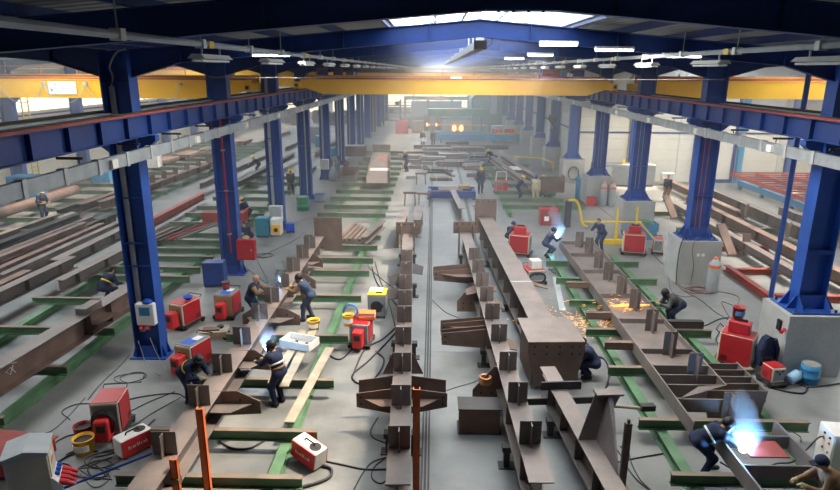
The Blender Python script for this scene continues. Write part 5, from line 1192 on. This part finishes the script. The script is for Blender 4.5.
person((6.85, 13.35, 0), Q-.1, 'welder in navy overalls bending low over the bright arc', lean=1.02, pel=.82, shift=.22, hands=((-.14, -.72, .75), (.14, -.66, .78)), hat='mask', stripe=REFL, res=.019, feet=((-.2, .12), (.18, -.15)))
person((8.62, 11.35, 0), -Q-.1, 'man in blue cap and brown jacket reaching over the open girder', lean=.7, pel=.93, shift=.1, hands=((-.15, -.58, 1.0), (.15, -.55, 1.05)), hat='cap', top=BROWN, legs=OVER, res=.019)
person((5.15, 18.3, 0), -Q-.2, 'crouching man in dark blue beside the box head of the wide girder', pel=.48, lean=.65, shift=.15, hands=((-.18, -.5, .6), (.18, -.5, .6)), hat=None, top=OVER)
person((4.45, 34.0, 0), .5, 'man in dark cap crouching behind the boxed girder', hat='cap', lean=.5, pel=.5, shift=.12, hands=((-.2, -.45, .5), (.2, -.45, .5)))
person((-10.5, 33.4, 0), -.4, 'crouching man partly hidden by the column with the red pipe', pel=.5, lean=.6, shift=.15, hands=((-.18, -.45, .5), (.18, -.45, .5)), hat=None)
arc(G(281, 283, 1.45), 'pale blue welding arc between the bald man and the welder', 45, .035)
arc(G(267, 349, 1.15), 'blue-white welding arc at the bracket plates of the girder', 45, .06)
arc(G(743, 449, .95), 'large blue-white welding arc under the stooping welder', 170, .1)
arc(G(556.5, 237.5, 1.05), 'blue-white welding arc at the far end of the ladder girder', 130, .08)

# sheet carried by the far man
o = MB().plate([(-2.0, 80.1, .8), (-.9, 80.2, .7), (-.9, 80.3, 1.25), (-2.0, 80.2, 1.2)], .03).build('white_sheet', PAPER); tag(o, 'white sheet held by the far man in blue', 'sheet')
# grinder held by the stooping man, and its sparks
t = T('angle_grinder', 'black angle grinder held over the ladder girder', 'grinder', (8.62, 22.5, .98)); MB().cyl((.3, .02, .02), (0, 0, 0), .035, n=8).build('body', BLACK, t); MB().cyl((0, 0, -.05), (0, 0, -.03), .09, n=14).build('disc', DARKS, t)
sp = MB(); rnd = random.Random(4); o0 = Vector((8.5, 22.45, .95))
for i in range(260):
    a = rnd.gauss(PI, .24); sp_ = rnd.uniform(2.5, 8.5); tt = rnd.random()**.7*.75; vz = rnd.gauss(.4, .7)
    def pos(q): return o0+Vector((math.cos(a)*sp_*q, math.sin(a)*sp_*q*1.1, vz*q-4.9*q*q))
    p, q = pos(tt), pos(tt+.012+.01*rnd.random())
    if q.z < .02:
        p = Vector((p.x, p.y, .015+.01*rnd.random())); q = p+Vector((rnd.gauss(0, .05), rnd.gauss(0, .05), .004))
    sp.tube([p, q], .004+.004*rnd.random(), 3)
for i in range(110):
    a = rnd.gauss(PI, .035); r0 = rnd.random()*1.3; p = o0+Vector((math.cos(a)*r0, math.sin(a)*r0, -.04*r0*r0)); q = p+Vector((math.cos(a)*.25, math.sin(a)*.25, -.01)); sp.tube([p, q], .012-.003*r0, 3)
for i in range(170):
    p = Vector((rnd.uniform(3.9, 6.5), rnd.gauss(22.6, .9), .012)); sp.tube([p, p+Vector((rnd.gauss(0, .06), rnd.gauss(0, .05), .003))], .005+.005*rnd.random(), 3)
o = sp.build('sparks', SPARKM); tag(o, 'shower of orange grinding sparks from the ladder girder to the boxed girder', 'sparks', kind='stuff')

# ---------------------------------------------------------------- cables and hoses on the floor
def cable(label, pix, r=.022, m=CABLE, z=None, raw=None, group='cables on the floor'):
    P = raw or [G(*p) if len(p) == 2 else G(*p) for p in pix]
    P = [(a, b, max(c, r)) for a, b, c in P]
    o = MB().tube(spline(P, 6), r, 6).build('welding_cable', m, smooth=True); tag(o, label, 'cable', group); return o
def loops(u, v, n, rx, seed):
    rnd = random.Random(seed); c = G(u, v); P = []
    for i in range(n*8):
        a = i*PI/4; k = rx*(.75+.4*rnd.random()); P.append((c[0]+math.cos(a)*k+i*.015, c[1]+math.sin(a)*k*.8, .02+.012*(i//8)))
    return P
cable('black cable looping left of the centre girder', [(352,378),(365,350),(385,338),(402,318),(392,300),(378,285),(372,268)], .03)
cable('black cable with a wide loop at the centre girder brackets', None, .03, raw=[G(*p) for p in ((400,328),(385,345),(368,362),(353,375),(356,383),(368,384),(380,372),(384,360),(376,352))])
cable('black cable lying on the floor between the plank and the red machine', [(320,345),(330,356),(340,360),(350,352),(357,340)], .028)
cable('black hose curling out beneath the tilted wire feeder', [(322,467),(331,470),(330,478),(318,484),(300,489)], .04)
cable('thin black cable from the tilted feeder towards the centre girder', [(326,462),(345,466),(365,470),(388,470)], .022)
cable('dark cable from the girder to the tilted wire feeder', [(218,441),(232,449),(250,449),(268,440),(285,438)], .028)
cable('thin loop of cable beside the near end of the centre girder', [(386,458),(374,468),(372,478),(380,484),(388,480)], .016)
cable('dark cable rising along the near side of the centre girder', [(354,490),(362,475),(372,463),(386,458)], .018)
cable('dark cable hanging at the bracket of the centre girder', [(378,418),(371,430),(373,438),(384,443),(392,444)], .02)
cable('thin cable across the aisle left of the floor track', [(395,290),(378,276),(368,266),(372,258)], .016)
for i, pts in enumerate(([(30,433),(50,432),(70,415),(85,398)], [(44,452),(60,440),(75,435),(92,440)], [(48,470),(62,460),(80,452),(98,452)], [(60,482),(78,470),(98,468),(120,470)], [(52,462),(70,466),(72,476),(90,478),(112,480)], [(95,465),(105,475),(96,480),(88,470),(100,462),(112,458)], [(80,475),(95,488),(110,478),(100,468)], [(115,420),(130,412),(150,402),(175,392)], [(112,416),(124,402),(150,396),(176,394),(185,398)], [(118,430),(135,425),(150,415),(180,398)], [(70,420),(62,412),(75,405),(90,404)], [(118,440),(140,432),(155,420)], [(66,455),(84,446),(96,436),(108,432)], [(95,458),(118,452),(140,440),(156,428)])):
    cable('thin dark cable in the tangle around the hose-hung machine', pts, .012+.004*(i % 3), CABLE if i % 4 else mat('violet_cable', (.06,.03,.09), .5, 0, .2, 4), group='cable tangle by the hose-hung machine')
for i, (u, v) in enumerate(((100, 460), (92, 470), (128, 378))): cable('loose coil of thin cable in the tangle around the hose-hung machine' if i < 2 else 'loose coil of thin cable on the floor below the near left column', None, .012, raw=loops(u, v, 2, .45, i), group='cable tangle by the hose-hung machine')
cable('long thin cable running from the near column to the large red machine', [(88,400),(100,385),(118,368),(130,355)], .012)
cable('white cable hanging from the socket box to the floor', [(138,341,1.15),(142,352,.5),(147,366),(160,376)], .014, LGREY); cable('second pale cable hanging from the socket box', [(150,338,1.2),(155,350,.6),(160,360),(166,370)], .012, LGREY)
cable('grey cable across the floor by the blue locker', [(240,262),(255,275),(268,283),(258,262),(252,250)], .014); cable('thin cable from the teal cabinet along the aisle', [(250,258),(262,256),(275,250),(295,240),(305,232)], .014)
cable('loose cable coil on the floor beside the fire cabinet', None, .014, raw=loops(262, 256, 2, .5, 8))
cable('thin red cable along the aisle by the teal cabinet', [(280,228),(300,221),(318,215),(322,205)], .014, RED)
cable('cable across the sleepers from the yellow-topped machine', [(375,262),(380,280),(388,300),(396,330)], .02)
# right side
cable('black hose curling beside the box head of the wide girder', [(593,357),(604,360),(609,372),(606,388),(600,396)], .035)
cable('black cable loop behind the ladder girder at the near pedestals', [(700,378),(715,372),(722,352),(716,340),(720,332)], .02)
cable('black cable from the ladder girder to the tall red machine', [(690,328),(705,326),(718,320),(728,318)], .025)
cable('black hose lying in a wide loop in front of the blue barrel', [(762,371),(775,378),(795,383),(806,388),(803,394),(785,392),(764,386)], .03)
cable('dark hose along the front of the nearest pedestal', [(806,388),(820,387),(840,384)], .025)
cable('grey hose climbing from floor to the hung jacket', [(766,372),(772,365),(768,358)], .03, LGREY)
cable('red cable tangle on the floor before the cable-hung pedestal', None, .014, mat('dark_red_cable', (.16,.03,.03), .5, 0, .2, 4), raw=loops(697, 291, 3, .55, 5))
cable('thin brown cable curving from the pedestal to the nearest one', [(672,282),(690,290),(720,292),(738,297),(736,306),(722,302),(726,312),(730,318)], .014, mat('dark_red_cable', (.16,.03,.03)))
cable('long thin dark cable from the pedestal to the tall red machine', [(672,270),(680,288),(700,300),(715,312),(728,320)], .014)
cable('thin dark loop of cable left of the cable-hung pedestal', [(668,276),(672,292),(684,297),(695,296)], .012)
cable('black cable hanging down the edge of the pedestal behind the red machines', None, .025, raw=[(11.45, 27.5, .02), (11.4, 27.5, .8), (11.42, 27.5, 1.8), (11.6, 27.6, 2.3), (11.9, 27.7, 2.35)])
cable('brown cable hanging down the front of the cable-hung pedestal', None, .014, BROWN, raw=[(12.1, 27.5, .02), (12.15, 27.5, .9), (12.0, 27.52, 1.7), (12.1, 27.5, 2.25), (12.3, 27.7, 2.3)])
cable('thin cable from the red machine at the barrier to the pedestal', [(648,248),(658,260),(668,268),(672,276)], .02)
cable('cable from the far pedestal across the floor to the barrier', [(596,205),(605,212),(615,220),(622,228)], .016)
cable('black cable pair at the foot of the triangular fin', [(617,450),(622,458),(630,472),(642,485),(660,497)], .018); cable('second black cable at the foot of the triangular fin', [(620,447),(628,452),(632,465),(640,480),(650,490)], .018)
cable('thin dark rod lying on the floor near the triangular fin', [(612,464),(635,459),(664,454)], .02)
cable('black cable from the welder to the white control unit', [(720,462,.6),(735,470,.5),(755,474,.45),(775,464,.5),(792,462,.6),(806,450,.6),(818,438,.8),(826,436,.9)], .022)
cable('thin cable over the sleeper behind the near welder', [(793,432,.3),(800,437),(801,442)], .014)
cable('thin cable across the floor between the two middle girders', [(436,395),(455,388),(475,382),(480,378)], .012); cable('thin cable lying beyond the left-hand brackets', [(432,300),(445,312),(458,318),(470,325)], .012)
for i, pts in enumerate(([(570,262),(560,268),(548,270)], [(547,262),(552,272),(565,275)], [(505,262),(512,275),(523,280)])): cable(['thin cable on the floor at the ladder girder\'s far end', 'second thin cable on the floor at the ladder girder\'s far end', 'thin cable between the boxed girder and the white-topped machine'][i], pts, .016)

# ---------------------------------------------------------------- far end of the hall
def stack(loc, label, n, w, d, m, seed, group, h=.14):
    t = T('plate_stack', label, 'steel plates', loc, 0, group); rnd = random.Random(seed)
    for k in range(n):
        a, b = rnd.gauss(0, .12), rnd.gauss(0, .15); MB().box(-w/2+a, w/2+a, -d/2+b, d/2+b, k*h, k*h+h*.75).build('plate', m if k % 3 else (RUST, DARKS, STEEL)[rnd.randrange(3)], t, (0, 0, 0))
    for s in (-1, 1): MB().box(s*w*.3-.08, s*w*.3+.08, -d/2, d/2, 0, n*h*.98).build('spacer', WOOD, t)
i = 0
for (u, v, n, w, d) in ((438,172,3,2.4,1.2),(450,166,4,3.0,1.2),(473,169,3,2.4,1.2),(488,172,3,2.2,1.6),(432,160,3,2.8,1.4),(455,158,4,3.2,1.4),(482,160,4,3.0,1.4),(436,152,4,3.5,1.6),(468,151,4,4,1.8),(415,168,2,2.4,1.2),(412,158,3,3,1.6),(443,180,2,2.0,1.0),(495,165,3,2.2,1.4)):
    p = G(u, v); stack((p[0], p[1], 0), 'low stack of dark steel plates far down the aisle', n, w, d, (DARKS, STEEL, RUST)[i % 3], i, 'plate stacks far down the aisle'); i += 1
t = girder('long_bar', 'long rusty bar lying across the aisle before the blue conveyor', 'steel bar', -2.5, 78.0, 9.5, 78.6, .05, .5, .4, RUST); t = girder('long_bar', 'long grey bar lying across the aisle behind the channel girder', 'steel bar', -9.0, 72.0, 3.0, 71.5, .05, .5, .4, STEEL)
# blue roller conveyor with the saw and furnace-like glow
t = T('roller_conveyor', 'blue roller conveyor across the far end of the aisle', 'conveyor', (0, 86, 0))
bx('side_beam', .6, 12.2, -.8, -.6, .5, 1.2, LBLUE, t); bx('side_beam', .6, 12.2, .6, .8, .5, 1.2, LBLUE, t)
for k in range(16): MB().cyl((1.0+k*.72, -.6, 1.05), (1.0+k*.72, .6, 1.05), .12, n=8).build('roller', GREY, t)
for x in (1, 4.6, 8.3, 11.8):
    for y in (-.7, .7): bx('leg', x-.1, x+.1, y-.1, y+.1, 0, .5, LBLUE, t)
t = T('cutting_machine', 'grey gantry machine with glowing openings behind the blue conveyor', 'machine', (3.0, 89.5, 0))
for x in (-3.2, 4.2): bx('column', x-.4, x+.4, -.8, .8, 0, 4.2, GREY, t, .03)
bx('gantry_beam', -3.8, 4.8, -.9, .9, 3.4, 4.4, GREEN, t, .03); bx('housing', -1.9, 2.4, -.7, .7, 1.3, 3.0, WALLG, t, .03); bx('base', -3.6, 4.6, -.9, .9, 0, 1.2, GREY, t, .03)
for x in (-.1, .9): MB().lathe([(.12, 1.3), (.28, 1.6), (.2, 2.0), (.05, 2.2)], 10).build('glow', GLOWM, t, (x, -.85, 0))
bx('red_strip', -1.2, .6, -.95, -.9, 4.0, 4.15, REDB, t); MB().tube([(-3.6, -1.2, 0), (-3.6, -1.2, 2.2), (4.5, -1.2, 2.2), (4.5, -1.2, 0)], .06, 6).build('yellow_rail', YELB, t)
for i, x in enumerate((8.85, 10.6)):
    t = cabinet((x, 87.8, 0), 0, ['grey control cabinet with red doors behind the conveyor, nearer the gantry machine', 'grey control cabinet with red doors behind the conveyor, nearer the pedestals'][i], 1.6, 1.0, 2.2, LGREY, 'control_cabinet'); 
    for k in range(3): bx('red_door', -.7+k*.48, -.28+k*.48, -.56, -.52, .7, 1.8, REDB, t)
t = T('yellow_platform', 'yellow step before the red-doored cabinets', 'platform', (10.3, 86.6, 1.2)); bx('deck', -1.6, 1.6, -.2, .2, 0, .12, YELB, t); bx('edge', -1.6, 1.6, -.25, -.2, -.05, .16, YEL, t)
t = T('blasting_cabin', 'tall green-grey machine cabin near the back wall on the right', 'machine', (8.6, 103, 0)); bx('cabin', -2.4, 2.4, -2, 2, 0, 6.8, mat('cabin_green', (.16,.22,.2), .6, 0, .15, 1), t, .05); bx('door_panel', -1.6, -.2, -2.05, -2, .2, 3.2, GREY, t); bx('duct', .4, 1.4, -2.5, -2, 3, 6.4, GALV, t); MB().tube([(-1.8, -2.2, 6.2), (-2.8, -2.2, 5.2), (-2.8, -2.2, 2)], .3, 8).build('duct_pipe', GALV, t)
t = T('machine_line', 'long grey machine with brown hood at the back of the middle bay', 'machine', (1.5, 108, 0)); bx('base', -7, 4.6, -1.5, 1.5, 0, 1.8, GREY, t, .05); bx('hood', -5.4, 3.2, -1.2, 1.2, 1.8, 4.6, WALLG, t, .08); bx('upper_beam', -6.6, 4.6, -1.6, -1.2, 4.8, 5.4, GREEN, t); bx('orange_strip', -3, 1, -1.62, -1.6, 5.0, 5.25, ORAN, t)
for x in (-6.4, -2.5, 1.5, 4.4): bx('post', x-.2, x+.2, -1.6, -1.2, 1.8, 4.8, GREY, t)
t = T('storage_rack', 'rusty storage rack against the back wall at the left', 'rack', (-6, 112, 0))
for x in (-3, 0, 3): bx('upright', x-.12, x+.12, -.6, .6, 0, 4.6, RUST, t)
for z in (.9, 2.2, 3.5): bx('shelf', -3, 3, -.6, .6, z, z+.14, RUST, t)
for k in range(6): bx('stock_bundle', -2.8+k*.95, -2.1+k*.95, -.5, .5, (1.04, 2.34, 3.64)[k % 3], (1.04, 2.34, 3.64)[k % 3]+.6, (RUST, CARD, DARKS)[k % 3], t)
t = cabinet((-5.0, 98, 0), 0, 'bright red cabinet at the far left columns', 1.9, 1.0, 2.0, REDB, 'red_cabinet'); t = cabinet((-2.6, 99, 0), 0, 'grey brown cabinet beside the far red cabinet', 1.8, 1.0, 1.9, CARD, 'grey_cabinet')
t = T('hot_work_bay', 'far work bay with orange firelight at the left columns', 'work bay', (-.2, 103, 0)); bx('back_screen', -1.5, 1.5, 0, .1, 0, 2.6, RUST, t); bx('table', -1.2, 1.2, -1.2, -.2, .7, .8, DARKS, t); 
for x in (-1.1, 1.1): bx('leg', x-.06, x+.06, -1.1, -.3, 0, .7, DARKS, t)
for k in range(4): MB().lathe([(.06, .8), (.16, 1.0), (.1, 1.2), (.02, 1.3)], 8).build('flame', GLOWM, t, (-.9+k*.5, -.7, 0))
for i, (x, y) in enumerate(((-9.3, 98), (XW+1.6, 46.0))):
    t = T('access_ladder', ['yellow access ladder on the far left columns', 'yellow access ladder on the outer columns of the left bay'][i], 'ladder', (x, y, 0))
    for s in (-.25, .25): bx('stile', s-.03, s+.03, -.04, .04, 0, 7.6, YELB, t)
    b = MB()
    for k in range(24): b.cyl((-.25, 0, .3+k*.3), (.25, 0, .3+k*.3), .018, n=5)
    b.build('rungs', YELB, t)
# things in the outer left bay
for i, (x, y, w, d, h, m, lab) in enumerate(((-28.9, 42.6, 2.0, 1.4, 1.7, LBLUE, 'blue machine with a white notice behind the rusty pipe'), (-31.0, 41.0, 1.6, 1.4, 1.9, BLUE, 'dark blue machine cabinet by the outer wall'), (-27.2, 49.5, 1.4, 1.0, 1.1, LBLUE, 'blue tool chest in the outer left bay'), (-27.0, 52.5, 1.0, .8, 1.2, YELB, 'small yellow cabinet in the outer left bay'), (-26.8, 57.5, 1.8, 1.2, 1.1, WHITE, 'white machine with blue cover in the outer left bay'), (-23.5, 68, 1.6, 1.2, 2.4, RED, 'red cabinet standing far down the left bay'), (-16.0, 84, 1.5, 1.4, 2.2, GREY, 'grey machine far down the left bay'), (-14.5, 80, 1.6, 1.0, 1.4, TEAL, 'teal machine far down the left bay'), (-11.5, 71, 1.4, 1.1, 1.0, TEAL, 'long teal bench far along the left columns'))):
    t = cabinet((x, y, .6 if i in (0, 2, 3, 4) else 0), .1*(i % 3) if i else 0, lab, w, d, h, m, 'machine_cabinet', doors=2)
    if i == 0: bx('notice', -.1, .9, -d/2-.03, -d/2-.022, .9, 1.5, PAPER, t)
    if i == 4: bx('blue_cover', -.5, .5, -.4, .4, h, h+.25, BLUEP, t, .03)
for i in range(7):
    stack((-12.6-i*2.9, 113+(i % 2)*4, 0), 'tall rusty stack of steel sections near the left bay back wall', 9, 2.5, 3, RUST, 40+i, 'stacks near the left bay back wall', .26)
for i in range(5): stack((-26.6+i*.7, 60+i*4.2, .6), 'low rusty stack of bars in the outer left bay', 4, 1.4, 3, (RUST, STEEL, CARD)[i % 3], 60+i, 'low stacks in the outer left bay')
# grey machine at the end wall, behind the third pedestal
t = T('machine_cabinet', 'long grey machine with yellow lamp standing at the end wall', 'machine', (16.6, 54.0, 0)); bx('body', -2.6, 2.6, -.8, .8, .1, 1.9, GREY, t, .04); bx('control_box', -2.3, -1.2, -.95, -.8, .8, 1.7, LGREY, t); MB().lathe([(.16, 1.9), (.16, 2.15), (.05, 2.25)], 10).build('beacon', YELB, t); bx('foot_plinth', -2.5, 2.5, -.7, .7, 0, .1, DARKS, t); bx('top_motor', .6, 1.4, -.3, .3, 1.9, 2.3, GREY, t, .04)
t = T('machine_cabinet', 'pale cabinet under the long grey machine\'s end at the wall', 'cabinet', (20.6, 54.2, 0)); bx('body', -.5, .5, -.4, .4, .05, 1.1, WHITE, t, .03); bx('door', -.45, .45, -.42, -.4, .1, 1.05, LGREY, t); bx('plinth', -.45, .45, -.35, .35, 0, .05, DARKS, t)
b = MB()
for k in range(4): b.tube([(.45*math.cos(a), -.04*k, .9+.6*math.sin(a)) for a in np.linspace(0, 2*PI, 17)], .03, 6)
o = b.build('hose_coil', BLACK, None, (12.45, 54.55, 0)); tag(o, 'coil of dark hose hanging on the fifth pedestal', 'hose')

# loose bars and offcuts strewn between the far plate stacks
rnd = random.Random(12); _used = [(o.location.x, o.location.y) for o in COL.objects if o.parent is None and o.name.startswith(('plate_stack', 'person', 'slanting', 'long_bar'))]
for k in range(60):
    x, y = rnd.uniform(-2.2, 5.2), rnd.uniform(56, 84)
    if any(abs(x-a) < 2.6 and abs(y-b) < 1.3 for a, b in _used): continue
    _used.append((x, y)); L = rnd.uniform(1.0, 3.2); w = rnd.uniform(.15, .5); a = rnd.choice((PI/2, PI/2, PI/2+.2, .3)); h = rnd.uniform(.06, .3)
    t = T('steel_offcut', 'loose steel offcut lying among the far plates', 'steel offcut', (x, y, 0), a, 'offcuts among the far plates')
    bx('bar', -w/2, w/2, -L/2, L/2, 0, h, (DARKS, STEEL, RUST, GREY)[k % 4], t); bx('lip', -w/2, -w/2+.03, -L/2, L/2, h, h+.12, (DARKS, STEEL, RUST, GREY)[k % 4], t)

# ---------------------------------------------------------------- haze of welding smoke in the hall air
def smoke_mat(name, col, dens, aniso=.2):
    hm = bpy.data.materials.new(name); hm.use_nodes = True; n, l = hm.node_tree.nodes, hm.node_tree.links
    n.remove(n['Principled BSDF']); v = n.new('ShaderNodeVolumeScatter'); v.inputs['Color'].default_value = (*col, 1)
    v.inputs['Density'].default_value = dens; v.inputs['Anisotropy'].default_value = aniso
    l.new(v.outputs[0], n['Material Output'].inputs['Volume']); return hm
o = MB().box(XW-.4, XE+.3, 21.0, YB-.3, .002, 11.2).build('haze', smoke_mat('welding_haze', (.92,.96,1), HAZE))
tag(o, 'thin bluish welding haze filling the far air of the hall', 'haze', kind='stuff')
sm = smoke_mat('welding_fume', (.85,.93,1), .55, .3)
for (p, s, lab) in ((G(267, 349, 1.15), .8, 'bluish fume rising from the arc at the bracket plates'), (G(743, 449, .95), 1.0, 'bluish fume rising from the arc of the stooping welder'), (G(556.5, 237.5, 1.05), 1.1, 'bluish fume rising from the arc at the far end of the ladder girder'), (G(281, 283, 1.45), .6, 'faint fume over the arc between the bald man and the welder')):
    b = MB()
    R_ = [(.1, .05), (.26, .2), (.3, .5), (.22, .9), (.26, 1.2), (.14, 1.5), (.02, 1.65)]
    b.lathe([(r*s*1.2, z*s) for r, z in R_], 12)
    b.v = [(x+.12*s*math.sin(z*3.1)-.1*z, y+.05*math.cos(z*2.3), z) for x, y, z in b.v]
    o = b.build('welding_fume', sm, None, p); tag(o, lab, 'smoke', kind='stuff')
